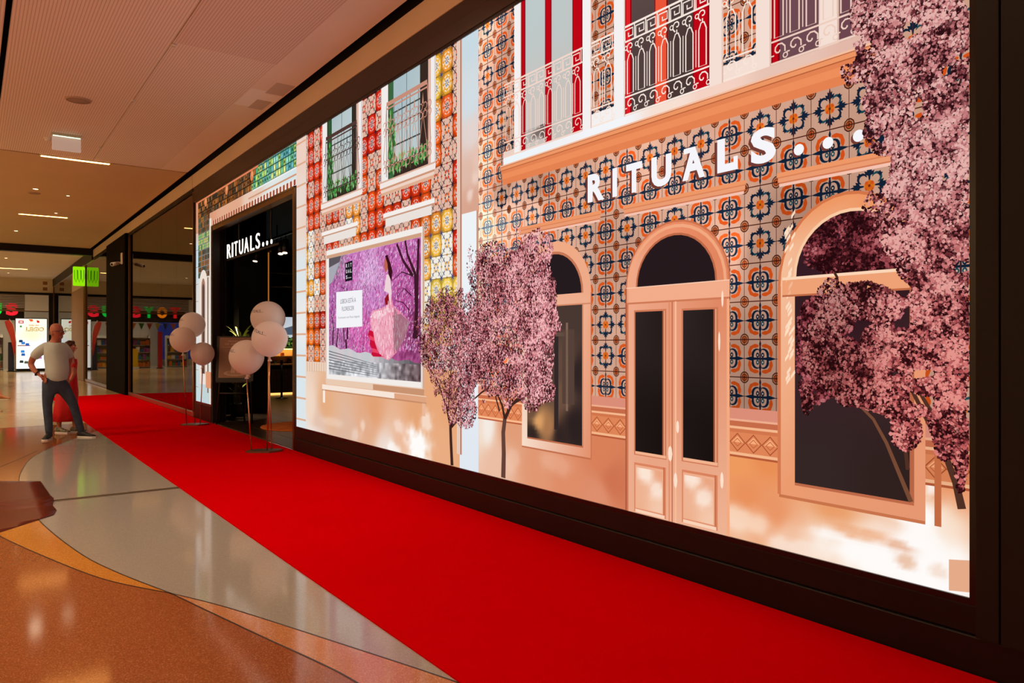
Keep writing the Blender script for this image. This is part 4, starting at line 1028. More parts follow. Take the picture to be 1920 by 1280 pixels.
# ---- white letters on the right house
def letter(ch, xl, xr, zb, zt, fat=.045):
    A = Art(); A.glyphs(ch, sw(xl) + .018, sw(xr) + .018, zb - .012, zt - .012, (126, 70, 60), 13, fat)
    A.glyphs(ch, sw(xl), sw(xr), zb, zt, (247, 246, 250), 14, fat)
    if ch == 'L': A.rect(sw(xr) + .03, sw(xr), zb, zb + .078, (247, 246, 250), 14)
    if ch == 'A': A.rect(sw(xl) - .012, sw((xl + xr) / 2), zt - .032, zt, (247, 246, 250), 14)
    A.build('letter', M_pb, LED, scr3)
for ch, xl, xr in (('R', 1103, 1134), ('I', 1149.5, 1158), ('T', 1175, 1205), ('U', 1222.5, 1260), ('A', 1280.5, 1323), ('L', 1346, 1384.5), ('S', 1409, 1456)):
    letter(ch, xl, xr, 2.447, 2.643)
for px in (1499, 1553.5, 1611):
    A = Art(); s = sw(px); A.disc(s + .012, 2.466, .029, (126, 70, 60), 13, None, 16); A.disc(s, 2.476, .030, (247, 246, 250), 14, None, 16); A.build('letter', M_pb, LED, scr3)

# ---- strip of picture above and beside the doorway
A = Art()
U0, U1 = SCR_L, STRIP_L
DTOP = DOOR_T + 0.08
DJL = DOOR_L + .05
A.field(U0, U1, DTOP, SCR_Z1, .06, lambda U, V: idw([q(380, 390, (222, 160, 128)), q(440, 380, (228, 176, 146)), q(470, 368, (234, 205, 186)), q(520, 340, (226, 232, 230)), q(550, 320, (216, 230, 234)), q(556, 345, (226, 232, 232))], U, V), 0)
A.field(DJL, U1, SCR_Z0, DTOP, .06, lambda U, V: idw([q(370, 420, (236, 196, 176)), q(370, 480, (206, 222, 230)), q(385, 560, (232, 220, 210)), q(370, 640, (226, 226, 224)), q(392, 600, (236, 230, 224)), q(385, 740, (200, 216, 218)), q(370, 740, (206, 222, 224))], U, V), 0)
ZT3 = 3.83
r3 = random.Random(4)
u = U0; cell = .105
sa, sb = sw(484.6), sw(473.5)
while u < U1 - .18:
    v = ZT3
    while v < SCR_Z1 - .01:
        v1 = min(v + cell, SCR_Z1 - .002); t = (v - ZT3) / (SCR_Z1 - ZT3)
        lit = u < sb + (sa - sb) * t
        if lit: c = [(128, 196, 156), (176, 206, 118), (110, 176, 178), (206, 214, 128), (86, 158, 120), (150, 206, 190)][r3.randrange(6)]; g = (44, 88, 78); e = (34, 70, 70)
        else: c = [(120, 74, 40), (150, 92, 48), (98, 78, 58), (172, 110, 56), (86, 70, 52), (132, 96, 62)][r3.randrange(6)]; g = (52, 34, 24); e = (46, 34, 26)
        A.rect(u, min(u + cell, U1 - .1), v, v1, g, 2)
        A.rect(u + .008, min(u + cell, U1 - .1) - .008, v + .008, v1 - .008, c, 3)
        A.poly([(u + .052, v + .02), (u + .08, v + .05), (u + .052, min(v + .085, v1)), (u + .025, v + .05)], e if r3.random() < .45 else tuple(min(255, x * 1.2) for x in c), 4)
        v += cell
    u += cell
A.rect(sw(484), U1, SCR_Z1 - .03, SCR_Z1, (226, 140, 100), 5)
A.rect(U0, sw(474), ZT3 - .025, ZT3, (236, 240, 238), 5); A.rect(U0, sw(466), ZT3 - .115, ZT3 - .09, (214, 160, 128), 5)
for px, py in ((386, 379), (425, 356), (472.6, 329)):
    s, z_ = wp(px, py); A.disc(s, z_, .085, (226, 140, 92), 6, .085, 12); A.rect(s - .006, s + .006, z_, SCR_Z1, (206, 120, 76), 6); A.disc(s - .02, z_ + .02, .04, (240, 168, 120), 7, .04, 10)
n = 30
for i in range(n):
    a = U0 + .03 + (sw(397) - U0 - .05) * i / n
    A.rect(a, a + .075, DTOP + .005, DTOP + .085, (168, 84, 52), 5); A.rect(a + .075, a + .14, DTOP + .0, DTOP + .095, (232, 190, 166) if i > 12 else (240, 226, 218), 5)
    if i < 17: A.disc(a + .11, DTOP + .02, .012, (252, 250, 246), 6); A.disc(a + .1, DTOP + .088, .013, (250, 246, 240), 6)
# beside the doorway: tiles, arched niche, quoins
u0, u1 = sw(372), sw(393)
v = zw(380, 520)
while v < ZT3:
    uu = u1
    while uu < u0 - .02:
        lit = zw(380, 476) < v < zw(380, 440)
        c = r3.choice([(150, 196, 130), (206, 206, 120), (96, 150, 96)] if lit else [(150, 96, 46), (84, 76, 56), (176, 120, 56), (110, 96, 70), (90, 104, 80)])
        A.rect(uu, uu + .1, v, v + .1, (40, 34, 26), 2); A.rect(uu + .008, uu + .092, v + .008, v + .092, c, 3); A.disc(uu + .05, v + .05, .02, shadecol(c, .6), 4, None, 5)
        uu += .105
    v += .105
a0, a1 = sw(374.5), sw(388.5)
A.poly(arch_pts(a0, a1, zw(380, 720), zw(380, 530), zw(381, 506)), (240, 226, 216), 6)
A.poly(arch_pts(a0 - .14, a1 + .14, zw(380, 700), zw(380, 540), zw(381, 522)), (170, 130, 110), 7)
A.poly(arch_pts(a0 - .22, a1 + .2, zw(380, 700), zw(380, 545), zw(381, 532)), (96, 76, 70), 8)
A.rect(sw(389), sw(391), SCR_Z0 + .2, zw(388, 520), (120, 96, 76), 5)
A.rect(sw(393), DJL, SCR_Z0, DTOP + .15, (240, 226, 216), 6)
for k in range(10): A.rect(U1, sw(372), .6 + .33 * k, .61 + .33 * k, (170, 140, 122), 6)
A.rect(sw(386), DJL, .62, .92, (226, 160, 124), 7)
A.build('pictured_neighbour_house', M_pb, LED, scr3)

# ---- blossom trees
def branch(A, pts, w0, w1, col, lay):
    P = [wp(*p) for p in pts]; n = len(P); P = [(max(SCR_R + .012 + w0 / 2 * (i < 1), p[0]), p[1]) for i, p in enumerate(P)]
    A.strip(P, [w0 + (w1 - w0) * i / (n - 1) for i in range(n)], col, lay)
PAL = [(58, 26, 33), (100, 52, 61), (154, 92, 101), (194, 130, 137), (226, 174, 177), (246, 218, 216)]
def blossom(name, ells, per, r0, r1, tint, seed, limbs, contrast=1.35, lay=20, box=None, gapk=.27, hang=False, ls=1.0, clump=1.1):
    rr = np.random.default_rng(seed); A = Art()
    for pts, w0, w1, c in limbs: branch(A, pts, w0, w1, c, lay)
    N1, N2 = 5.0, 13.0
    for (cx, cy, rx, ry, wgt) in ells:
        n = int(per * rx * ry * wgt)
        t = rr.random(n) * 2 * PI; r = np.sqrt(rr.random(n)) * 1.28
        px, py = cx + rx * r * np.cos(t), cy + ry * r * np.sin(t)
        rad = (px - 960.0) / FPX; u = DW * (CT - rad * ST) / (ST + rad * CT); v = EYE - (DW / CT) * (py - 643.0) / (px + 57.0)
        edge = .62 + .75 * (vnoise(u, v, N1) * .55 + vnoise(u, v, N2) * .45)
        keep = (r < edge) & (px < 1820) & (v < SCR_Z1 - .03) & (v > SCR_Z0 + .03) & (u > SCR_R + .004) & (u < SCR_L - .5)
        gap = vnoise(u + 7, v, 17) * .6 + vnoise(u, v + 5, 8) * .4
        keep &= gap > gapk
        cl_ = vnoise(u + 3, v + 2, 10) * .5 + vnoise(u, v, 26) * .5
        f = rr.random(n); R_ = r0 + (r1 - r0) * rr.random(n) ** 1.5; a_ = rr.random(n) * PI if not hang else PI / 2 + rr.standard_normal(n) * .35; ex_ = .5 + .5 * rr.random(n); g_ = rr.random(n)
        for k in np.nonzero(keep)[0]:
            if box and not box(px[k], py[k]): continue
            th = tint(px[k], py[k])
            lum = .38 + (f[k] - .5) * contrast + (cl_[k] - .5) * clump + th[3]
            i = max(0, min(5, int(lum * 6))); fr_ = max(0, min(1, lum * 6 - i)); j_ = min(5, i + 1)
            c = tuple(max(0, min(255, (PAL[i][j] * (1 - fr_) + PAL[j_][j] * fr_) * th[j])) for j in range(3))
            R = R_[k]; a = a_[k]; ex = ex_[k]; m = 5 if k % 2 else 4; U_, V_ = float(u[k]), float(v[k])
            A.poly([(max(SCR_R, U_ + R * math.cos(a) * math.cos(2 * PI * q_ / m) - R * ex * math.sin(a) * math.sin(2 * PI * q_ / m)), V_ + R * math.sin(a) * math.cos(2 * PI * q_ / m) + R * ex * math.cos(a) * math.sin(2 * PI * q_ / m)) for q_ in range(m)], c, lay + ls * (1 + int(max(0, lum) * 2) + (int(k) % 6)))
            if i >= 3 and R > .012 and g_[k] < .16:
                A.disc(U_, V_, R * .34, tuple(x * .4 for x in c), lay + 12 * ls, None, 5)
    return tag(A.build(name, M_pd, LED, scr3), kind='stuff')
BR = (74, 46, 40)
def tintL(px, py): return (1.0, .85, .88, -.20 + .10 * min(1, max(-1, (px - 850) / 60)))
blossom('pictured_blossom_tree', [(852, 655, 56, 98, 1), (835, 625, 42, 72, 1), (884, 650, 32, 84, 1), (862, 745, 32, 52, 1), (804, 630, 26, 48, .8), (870, 590, 38, 48, .8), (848, 560, 24, 24, .5), (880, 770, 16, 28, .7)],
        2.0, .0055, .0115, tintL, 31, [([(849, 872), (847, 830), (846, 800)], .05, .045, BR), ([(846, 800), (838, 760), (820, 710), (800, 680)], .036, .014, BR), ([(846, 800), (856, 770), (866, 740)], .034, .016, BR), ([(846, 802), (866, 780), (880, 765)], .03, .012, BR), ([(842, 770), (845, 720), (850, 650)], .026, .01, BR), ([(880, 757), (905, 735), (920, 725)], .012, .02, BR)], gapk=.13, hang=True, clump=.85)
def tintM(px, py): return (1.01, .88, .90, -.09 + .10 * min(1, max(-1, (px - 960) / 70)))
blossom('pictured_blossom_tree', [(965, 600, 76, 120, 1), (1000, 560, 44, 112, 1), (920, 560, 42, 78, 1), (1012, 680, 32, 78, 1), (948, 700, 70, 56, 1), (1008, 470, 32, 42, .6), (935, 500, 38, 48, .8), (1000, 745, 20, 28, .7), (1030, 560, 18, 84, .8), (885, 500, 6, 38, .3), (975, 462, 9, 38, .3), (905, 640, 38, 74, .8)],
        1.9, .006, .012, tintM, 32, [([(947, 895), (948, 850), (947, 810), (950, 785)], .062, .05, (110, 76, 66)), ([(950, 785), (945, 760), (935, 735)], .034, .018, BR), ([(950, 785), (962, 760), (985, 735)], .04, .018, BR), ([(955, 775), (958, 740), (960, 700)], .03, .014, BR), ([(940, 770), (933, 745), (931, 735)], .02, .012, BR), ([(965, 757), (985, 745), (992, 740)], .02, .012, BR), ([(915, 600), (925, 560), (905, 520)], .008, .012, BR)], lay=46, gapk=.13, hang=True, clump=.85)
def tintR(px, py):
    t = min(1, max(0, (py - 330) / 380)); g = min(1, max(0, (1690 - px) / 120)) * (1 if 480 < py else 0)
    return (*[x * (1 - .16 * g) for x in (.94 + .0 * t, .84 - .14 * t, .82 - .15 * t)], -.15 - .05 * g + .03 * (1 - t))
def tintW(px, py): return (.80, .58, .60, -.20)
GB = (92, 58, 46)
_wc, _wr = (si0 + si1) / 2, abs(si0 - si1) / 2
def in_glass(x, y):
    u, v = wp(x, y)
    if abs(u - _wc) > _wr - .01 or v < 1.05: return False
    return v < zs + .04 + (zw(1636, 387) - zs - .04) * math.sqrt(max(0, 1 - ((u - _wc) / _wr) ** 2)) - .012
blossom('pictured_reflected_blossom', [(1600, 460, 110, 80, 1), (1690, 470, 60, 90, 1), (1560, 640, 80, 120, .9), (1650, 650, 90, 110, 1), (1530, 700, 40, 60, .6)], 1.0, .006, .013, tintW, 35, [], contrast=.8, lay=13, ls=.06, box=in_glass, gapk=.2)
blossom('pictured_blossom_tree', [(1715, 50, 112, 80, 1), (1725, 190, 108, 104, 1), (1665, 120, 62, 74, .8), (1748, 320, 84, 104, 1), (1660, 250, 40, 54, .5), (1745, 460, 84, 112, 1), (1690, 430, 40, 60, .7), (1640, 380, 20, 20, .3), (1640, 600, 90, 70, .9), (1560, 580, 30, 60, .5), (1550, 660, 46, 66, .7), (1650, 715, 104, 66, 1), (1745, 640, 76, 130, 1),
        (1590, 695, 76, 42, .8), (1785, 800, 38, 66, .9), (1700, 810, 30, 34, .7), (1518, 745, 12, 30, .5), (1605, 140, 26, 22, .35), (1790, 480, 38, 280, .8), (1805, 850, 16, 66, .7), (1790, 120, 40, 120, .7)],
        1.35, .005, .0125, tintR, 33,
        [([(1816, 955), (1795, 905), (1778, 860), (1748, 800), (1712, 730)], .036, .018, GB), ([(1778, 860), (1765, 800), (1730, 740), (1690, 690)], .028, .012, GB), ([(1795, 905), (1806, 850), (1812, 800)], .02, .014, GB),
         ([(1711, 940), (1690, 890), (1665, 830), (1640, 785), (1600, 745), (1560, 700)], .022, .010, (128, 84, 62)), ([(1705, 880), (1700, 840), (1690, 800)], .02, .012, GB), ([(1819, 215), (1790, 190), (1750, 160), (1700, 100)], .03, .012, GB), ([(1770, 800), (1758, 700), (1740, 600)], .026, .012, GB)], lay=34,
        box=lambda x, y: y < 375 or x > 1493, gapk=.25)
# ================================================================== things in the passage
def yk(px, x):                  # distance along the passage at which column px meets the plane x
    r = (px - 960.0) / FPX
    return x * (-r * ST + CT) / (r * CT + ST)
def zat(py, x, y): return EYE - (py - 643.0) * (x * ST + y * CT) / FPX

# ---- lamps in the ceiling
M_lamp = glow('lamp_line', (255, 176, 88), LINE_E)
M_white = mat('white_enamel', (232, 226, 214), 0.4)
def line_lamp(y, label):
    t = thing('linear_ceiling_lamp', (1.57, y, CEIL), 0, label, 'ceiling lamp', 'linear lamps across the ceiling')
    MB().bbox(-.56, .56, -.045, .045, -.012, .03, .004).build('housing', M_white, t)
    MB().box(-.54, .54, -.034, .034, -.017, -.011).build('diffuser', M_lamp, t)
line_lamp(15.70, 'nearest visible glowing linear lamp lying across the ceiling at the joint')
line_lamp(23.10, 'second glowing linear ceiling lamp from the camera, before the dark beam')
line_lamp(32.05, 'glowing linear ceiling lamp just beyond the dark ceiling beam')
line_lamp(40.25, 'farthest glowing linear ceiling lamp, close to the toy shop')
line_lamp(6.9, 'glowing linear ceiling lamp just above the top edge of the picture'); line_lamp(-0.8, 'glowing linear ceiling lamp behind the photographer, out of the picture')
M_spot = glow('lamp_spot', (255, 214, 160), 9.0)
def downlight(x, y, label, w_=SPOT_W, r=.05, ang=150):
    t = thing('recessed_downlight', (x, y, CEIL), 0, label, 'downlight', 'recessed ceiling downlights')
    MB().lathe([(r * 1.35, 0.0), (r * 1.35, -.008), (r * 1.05, -.010), (r * 1.05, .0)], 16).build('trim_ring', M_white, t)
    MB().lathe([(r, -.004), (r, -.006)], 16).build('lamp_glass', M_spot, t)
    l = bpy.data.lights.new('downlight_beam', 'SPOT'); l.energy = w_; l.color = SPOT_COL; l.spot_size = math.radians(ang); l.spot_blend = 1.0; l.shadow_soft_size = .12
    o = bpy.data.objects.new('downlight_beam', l); COL.objects.link(o); o.parent = t; o.location = (0, 0, -.03)
ORD = ['first', 'second', 'third', 'fourth', 'fifth', 'sixth', 'seventh', 'eighth', 'ninth', 'tenth', 'eleventh', 'twelfth', 'thirteenth']
for i, (x, y, w_) in enumerate(ADDED_LAMPS):
    downlight(x, y, 'added unseen downlight over the open left of the passage, %s from behind the camera' % ORD[i] if x < 0 else 'added unseen downlight over the near carpet, %s from behind the camera, above the picture' % ORD[i], w_)  # added lamps, placed where the camera does not see them
for i, (x, y, w_) in enumerate(ADDED_WASH): downlight(x, y, 'added wall-washing downlight beside the left wall, %s from behind the camera, out of the picture' % ORD[i], w_)  # added fill: light bounces off the left wall to the ceiling
downlight(1.16, 19.2, 'paired downlight over the carpet between the first and second linear lamps', 300)
downlight(1.12, 26.7, 'small downlight just before the dark ceiling beam', 300)
downlight(1.81, 19.65, 'tiny round downlight right of the paired downlight', 160, .035); downlight(1.80, 22.45, 'tiny round downlight beside the second linear lamp', 160, .035)
downlight(1.16, 35.5, 'small downlight between the two farthest linear lamps', 400); downlight(1.5, 43.0, 'small downlight nearest the toy shop', 400)
# speakers, detector, sprinklers, exit sign
def speaker(x, y, label, r=.16):
    t = thing('ceiling_speaker', (x, y, CEIL), 0, label, 'speaker')
    MB().lathe([(r, 0), (r, -.012), (r * .9, -.018), (r * .9, -.012)], 28).build('rim', mat('speaker_rim', (196, 172, 152), .6), t)
    MB().lathe([(r * .9, -.010), (r * .9, -.012), (r * .3, -.016), (.01, -.017)], 28).build('grille', mat('speaker_grille', (176, 152, 132), .8, bump=.6, bscale=300), t)
speaker(1.213, 11.83, 'large round speaker grille in the striped ceiling')
speaker(1.17, 19.75, 'small round speaker grille behind the paired downlight', .12)
t = thing('smoke_detector', (1.03, 14.3, CEIL), 0, 'small white smoke detector beside the hanging exit sign', 'detector')
MB().lathe([(.055, 0), (.055, -.02), (.045, -.035), (.045, -.045), (.02, -.05)], 20).build('body', M_white, t)
MB().lathe([(.06, 0), (.06, -.008), (.055, -.01)], 20).build('base', M_white, t)
for x, y, lb in ((1.83, 11.41, 'tiny sprinkler head right of the large speaker grille'), (1.85, 9.0, 'tiny sprinkler head at the corner of the dropped ceiling panel'), (1.80, 14.44, 'tiny sprinkler head beyond the hanging exit sign')):
    t = thing('sprinkler_head', (x, y, CEIL - (.008 if y < 9.1 else 0)), 0, lb, 'sprinkler', 'sprinkler heads in the ceiling')
    MB().lathe([(.03, 0), (.03, -.006), (.012, -.010), (.010, -.03), (.022, -.034), (.022, -.037)], 14).build('head', M_white, t)
t = thing('exit_sign', (1.26, 13.9, CEIL), 0, 'white hanging exit sign box glowing along its top edge', 'sign')
MB().bbox(-.2, .2, -.03, .03, -.27, -.05, .008).build('panel', mat('exit_panel', (222, 214, 202), .4, emit=.25), t)
MB().bbox(-.21, .21, -.035, .035, -.05, -.0, .006).build('lamp_bar', mat('exit_bar', (200, 206, 190), .4), t)
MB().box(-.19, .19, -.038, .038, -.052, -.046).build('glow_strip', glow('exit_glow', (214, 255, 214), 2.5), t)

# ---- red carpet
M_carpet = mat('red_carpet_pile', (204, 0, 8), 0.95, spec=.0, var=.015, vscale=2.0, bump=.25, bscale=900)
cp = MB().prism([(1.68, Y0 + .2), (3.535, Y0 + .2), (3.535, 23.7), (1.72, 23.2)], 0.0, 0.008).build('red_carpet', M_carpet)
tag(cp, 'long bright red carpet running along the video wall and shop fronts', 'carpet')

# ---- peeling brown vinyl floor sticker
def sticker():
    poly = [(-1.0, 9.7), (.25, 9.5), (.60, 9.22), (.628, 8.05), (.60, 7.80), (.61, 7.55), (.575, 7.36), (.19, 6.93), (-.6, 6.3)]
    nx, ny = 40, 120; vs = []; fs = []; idx = {}
    def inside(x, y):
        c = False; j = len(poly) - 1
        for i in range(len(poly)):
            if (poly[i][1] > y) != (poly[j][1] > y) and x < (poly[j][0] - poly[i][0]) * (y - poly[i][1]) / (poly[j][1] - poly[i][1]) + poly[i][0]: c = not c
            j = i
        return c
    bm = bmesh.new()
    f = bm.faces.new([bm.verts.new((p[0], p[1], 0)) for p in poly])
    for k in range(1, 70):
        yy = 6.3 + 3.4 * k / 70
        bmesh.ops.bisect_plane(bm, geom=bm.verts[:] + bm.edges[:] + bm.faces[:], plane_co=(0, yy, 0), plane_no=(0, 1, 0))
    for k in range(1, 10):
        bmesh.ops.bisect_plane(bm, geom=bm.verts[:] + bm.edges[:] + bm.faces[:], plane_co=(-1 + 1.63 * k / 10, 0, 0), plane_no=(1, 0, 0))
    for v in bm.verts:
        d = v.co.y - 8.0 - .08 * v.co.x
        v.co.z = .005 + .026 * math.exp(-(d / .045) ** 2) + .016 * math.exp(-((d - .15) / .04) ** 2) + .020 * math.exp(-((d + .14) / .04) ** 2) + .002 * math.sin(9 * v.co.x + 3 * v.co.y)
    r = bmesh.ops.extrude_face_region(bm, geom=bm.faces[:])
    for e in r['geom']:
        if isinstance(e, bmesh.types.BMVert): e.co.z = max(.001, e.co.z - .0025)
    bmesh.ops.recalc_face_normals(bm, faces=bm.faces)
    me = bpy.data.meshes.new('floor_sticker'); bm.to_mesh(me); bm.free()
    for p in me.polygons: p.use_smooth = True
    return me
tag(link_mesh('floor_sticker', sticker(), mat('brown_vinyl', (98, 34, 18), .3, spec=.25, var=.12, vscale=2.5)), 'glossy brown vinyl floor sticker, creased and torn at its edge', 'floor sticker')

# ---- balloon stands
def balloon_mat():
    m = bpy.data.materials.new('balloon_rubber'); m.use_nodes = True
    nt = m.node_tree; b = nt.nodes['Principled BSDF']; o = nt.nodes['Material Output']
    b.inputs['Base Color'].default_value = (*lin((248, 240, 236)), 1); b.inputs['Roughness'].default_value = .28
    tr = nt.nodes.new('ShaderNodeBsdfTranslucent'); tr.inputs[0].default_value = (*lin((252, 244, 238)), 1)
    tp = nt.nodes.new('ShaderNodeBsdfTransparent'); m1 = nt.nodes.new('ShaderNodeMixShader'); m2 = nt.nodes.new('ShaderNodeMixShader')
    m1.inputs[0].default_value = .42; m2.inputs[0].default_value = .10
    nt.links.new(b.outputs[0], m1.inputs[1]); nt.links.new(tr.outputs[0], m1.inputs[2]); nt.links.new(m1.outputs[0], m2.inputs[1]); nt.links.new(tp.outputs[0], m2.inputs[2]); nt.links.new(m2.outputs[0], o.inputs[0])
    return m
M_ball = balloon_mat()
M_copper = mat('copper_rod', (206, 150, 118), .3, 1.0)
M_ink = mat('black_ink', (40, 34, 34), .6)
def balloon(c, r, label, twist, tilt, show):
    t = thing('balloon', c, -TH, label, 'balloon', 'printed balloons on stands')
    prof = []
    for i in range(22):
        a = PI * i / 21; rr = math.sin(a); z = -math.cos(a)
        if z < 0: rr *= 1 - .10 * z * z; z *= 1.06
        prof.append((max(.012, rr * r), z * r))
    MB().lathe(prof, 36).build('skin', M_ball, t)
    MB().lathe([(.014, -r * 1.06), (.008, -r * 1.06 - .02), (.03, -r * 1.06 - .05), (.026, -r * 1.06 - .055)], 12).build('knot', M_ball, t)
    if not show: return
    vs, fs = text_shape(show, .01, 1.15)
    x0 = min(v[0] for v in vs); x1 = max(v[0] for v in vs); k = 1.05 / (x1 - x0)
    P = []
    for v in vs:
        a = (v[0] - x0) * k - 1.0 + twist; e = .30 + v[1] * k * 1.2 + tilt * ((v[0] - x0) * k - .5)
        R = r * 1.004
        P.append((R * math.sin(a) * math.cos(e), -R * math.cos(a) * math.cos(e), R * math.sin(e)))
    me = bpy.data.meshes.new('print'); me.from_pydata(P, [], fs); me.update()
    link_mesh('print', me, M_ink, t)
def loc(base, X, Y, Z=0): return (base[0] + X * CT + Y * ST, base[1] - X * ST + Y * CT, Z)
def stand(base, rods, label):
    t = thing('balloon_stand', (base[0], base[1], .008), -TH, label, 'balloon stand', 'balloon stands on the carpet')
    MB().prism([(-.21, -.10), (-.15, -.16), (.12, -.16), (.24, -.02), (.22, .10), (.02, .14), (-.16, .06)], 0, .022).build('base_plate', mat('stand_base', (128, 104, 84), .35, .8), t)
    for p, q_ in rods: MB().tube([(p[0], p[1], .02), (q_[0], q_[1], q_[2])], .009, 8).build('rod', M_copper, t)
b1 = hp(495, 847)
stand(b1, [((-.17, .0), (-.27, .11, .985)), ((.06, -.06), (.135, -.18, 1.23)), ((.085, .05), (-.005, .18, 1.51))], 'copper balloon stand with three rods, right of the doorway sign stand')
balloon(loc(b1, -.005, .18, 1.79), .228, 'topmost white balloon of the nearer stand', -.02, -.0, 'RITUALS...')
balloon(loc(b1, .135, -.18, 1.51), .228, 'middle white balloon of the nearer stand', .06, -.28, 'RITUALS...')
balloon(loc(b1, -.27, .11, 1.265), .228, 'lowest white balloon of the nearer stand, at its left', -.42, -.05, 'RITUALS...')
b2 = hp(365, 797)
stand(b2, [((-.12, -.05), (-.12, -.2, 1.25)), ((-.02, .05), (-.11, .16, 1.51)), ((.11, -.03), (.13, .02, 1.0))], 'copper balloon stand with three rods, beside the glass shop front')
balloon(loc(b2, -.11, .16, 1.78), .222, 'topmost white balloon of the farther stand', -.35, .0, 'RITUALS...')
balloon(loc(b2, -.12, -.2, 1.515), .215, 'middle white balloon of the farther stand, in front of the glass', -.35, .0, 'RITUALS...')
balloon(loc(b2, .13, .02, 1.265), .2, 'lowest white balloon of the farther stand', 0, .0, '')

# ---- sign hanging in the doorway
XS = 3.76
yl = yk(424, XS); 
sg = thing('hanging_sign', (XS, yl, 2.95), -PI / 2, 'white illuminated letters hanging on a rail in the doorway', 'sign')
M_sign = glow('sign_white', (255, 244, 230), 1.6)
def zs_(px, py): return zat(py, XS, yk(px, XS)) - 2.95
for ch, xl, xr, pt_, pb_ in (('R', 425.5, 432, 460, 485), ('I', 434.4, 436.4, 457, 482), ('T', 439, 444.7, 454, 480), ('U', 448, 455, 451.5, 477.5), ('A', 457.5, 465.5, 448.5, 474.5), ('L', 469, 475.8, 445, 471), ('S', 479.2, 486.5, 440.5, 468)):
    x0 = yl - yk(xl, XS); x1 = yl - yk(xr, XS)
    me = solid_text(ch, x1 - x0, .25, .010, .0); o = link_mesh('letter', me, M_sign, sg); o.location = (x0, 0, .025)
for px in (492.8, 500.2, 508.4):
    x0 = yl - yk(px, XS)
    o = MB().tube([(x0, 0, .065), (x0, .01, .065)], .035, 16).build('letter', M_sign, sg)
xr_ = yl - yk(521, XS)
MB().bbox(-.02, xr_, .012, .03, -.012, .02, .004).build('rail', M_black, sg)
for px in (446, 506):
    x0 = yl - yk(px, XS); MB().tube([(x0, .02, .02), (x0, .02, 4.4 - 2.95)], .012, 8).build('hanger', M_blackgloss, sg)

pb = hp(446, 781)
# ---- track with spotlights inside the shop
tk = thing('spotlight_track', (4.75, 14.5, 3.45), 0, 'black lighting track with four tilted spotlights inside the shop', 'track light')
MB().bbox(-.02, .02, -1.5, 1.3, 0, .04, .005).build('rail', M_blackgloss, tk)
for y in (-1.2, .9): MB().tube([(0, y, .04), (0, y, .95)], .008, 6).build('hanger', M_blackgloss, tk)
for i, (y, tx, lit) in enumerate(((.9, .12, 1), (.1, -.10, 0), (-.55, .08, 0), (-.8, .08, 0))):
    MB().tube([(0, y, 0), (0, y, -.10)], .01, 6).build('stem', M_blackgloss, tk)
    a = Vector((0, y, -.08)); d = ((pb + Vector((0, 0, .9)) if i == 0 else Vector((5.1, 15.8, 3.0)) if i == 1 else Vector((4.3, 12.9, 0))) - Vector((4.75, 14.5, 3.45)) - a).normalized(); b = a + d * .26
    h = MB().tube([a, b], .055, 14).build('spotlight', mat('spot_black', (26, 22, 20), .4), tk)
    MB().tube([b, b + d * .006], .045, 14).build('lens', glow('spot_lens', (255, 220, 170), 4.0), h)
    if lit:
        l = bpy.data.lights.new('beam', 'SPOT'); l.energy = 420; l.color = (1, .82, .55); l.spot_size = .55; l.spot_blend = .6; l.shadow_soft_size = .05
        o = bpy.data.objects.new('beam', l); COL.objects.link(o); o.parent = tk; o.location = b + d * .02; o.rotation_euler = d.to_track_quat('-Z', 'Y').to_euler()
# dim ceiling conduits
cd = thing('ceiling_conduit', (6.2, 18.5, 3.1), 0, 'thin metal conduit frame hung deep inside the dark shop', 'conduit')
for p, q_ in (((-.7, 0, .1), (1.2, 0, .1)), ((-.5, 0, -.25), (1.2, 0, -.25)), ((-.2, 0, .1), (-.45, 0, -.25)), ((.9, 0, .1), (.7, 0, -.25)), ((.4, 0, -.25), (.4, 0, -.5)), ((0, 0, .1), (0, 0, 1.29)), ((1.0, 0, .1), (1.0, 0, 1.29))):
    MB().tube([p, q_], .015, 6).build('pipe', mat('conduit', (120, 100, 80), .35, .9), cd)

# ---- easel with the opening poster
be = hp(443, 795)
es = thing('easel_poster', be, -TH + .06, 'black framed opening poster on an easel, half hidden behind balloons', 'poster stand')
M_frame = mat('easel_black', (18, 16, 15), .4)
def tilt(x, y, z): return (x, y + (z - .75) * .12, z)
MB().add([tilt(x, y, z) for z in (.77, 1.575) for y in (-.02, .02) for x in (-.36, .30)], [(0, 2, 3, 1), (4, 5, 7, 6), (0, 1, 5, 4), (2, 6, 7, 3), (0, 4, 6, 2), (1, 3, 7, 5)]).build('frame_board', M_frame, es)
for p, q_ in (((-.34, -.01, 0), tilt(-.26, .03, 1.62)), ((.28, -.01, 0), tilt(.2, .03, 1.62)), ((0, .5, 0), tilt(-.03, .05, 1.6)), ((-.30, .02, .55), (.25, .02, .55))):
    MB().tube([p, q_], .016, 8).build('leg', M_frame, es)
MB().bbox(-.34, .28, -.05, .0, .745, .77, .004).build('ledge', M_frame, es)
A = Art()
A.field(-.31, .25, .83, 1.55, .04, lambda U, V: idw([(-.3, 1.5, (150, 112, 88)), (.2, 1.5, (140, 104, 82)), (-.3, 1.2, (132, 100, 78)), (.2, 1.1, (120, 90, 72)), (-.3, .85, (160, 130, 106)), (.2, .85, (150, 120, 98))], U, V), 0)
A.glyphs('PRESENTE', -.16, .10, 1.465, 1.50, (214, 190, 166), 2); A.glyphs('DE ABERTURA', -.21, .17, 1.415, 1.45, (214, 190, 166), 2); A.rect(-.27, .2, 1.375, 1.383, (200, 176, 150), 2)
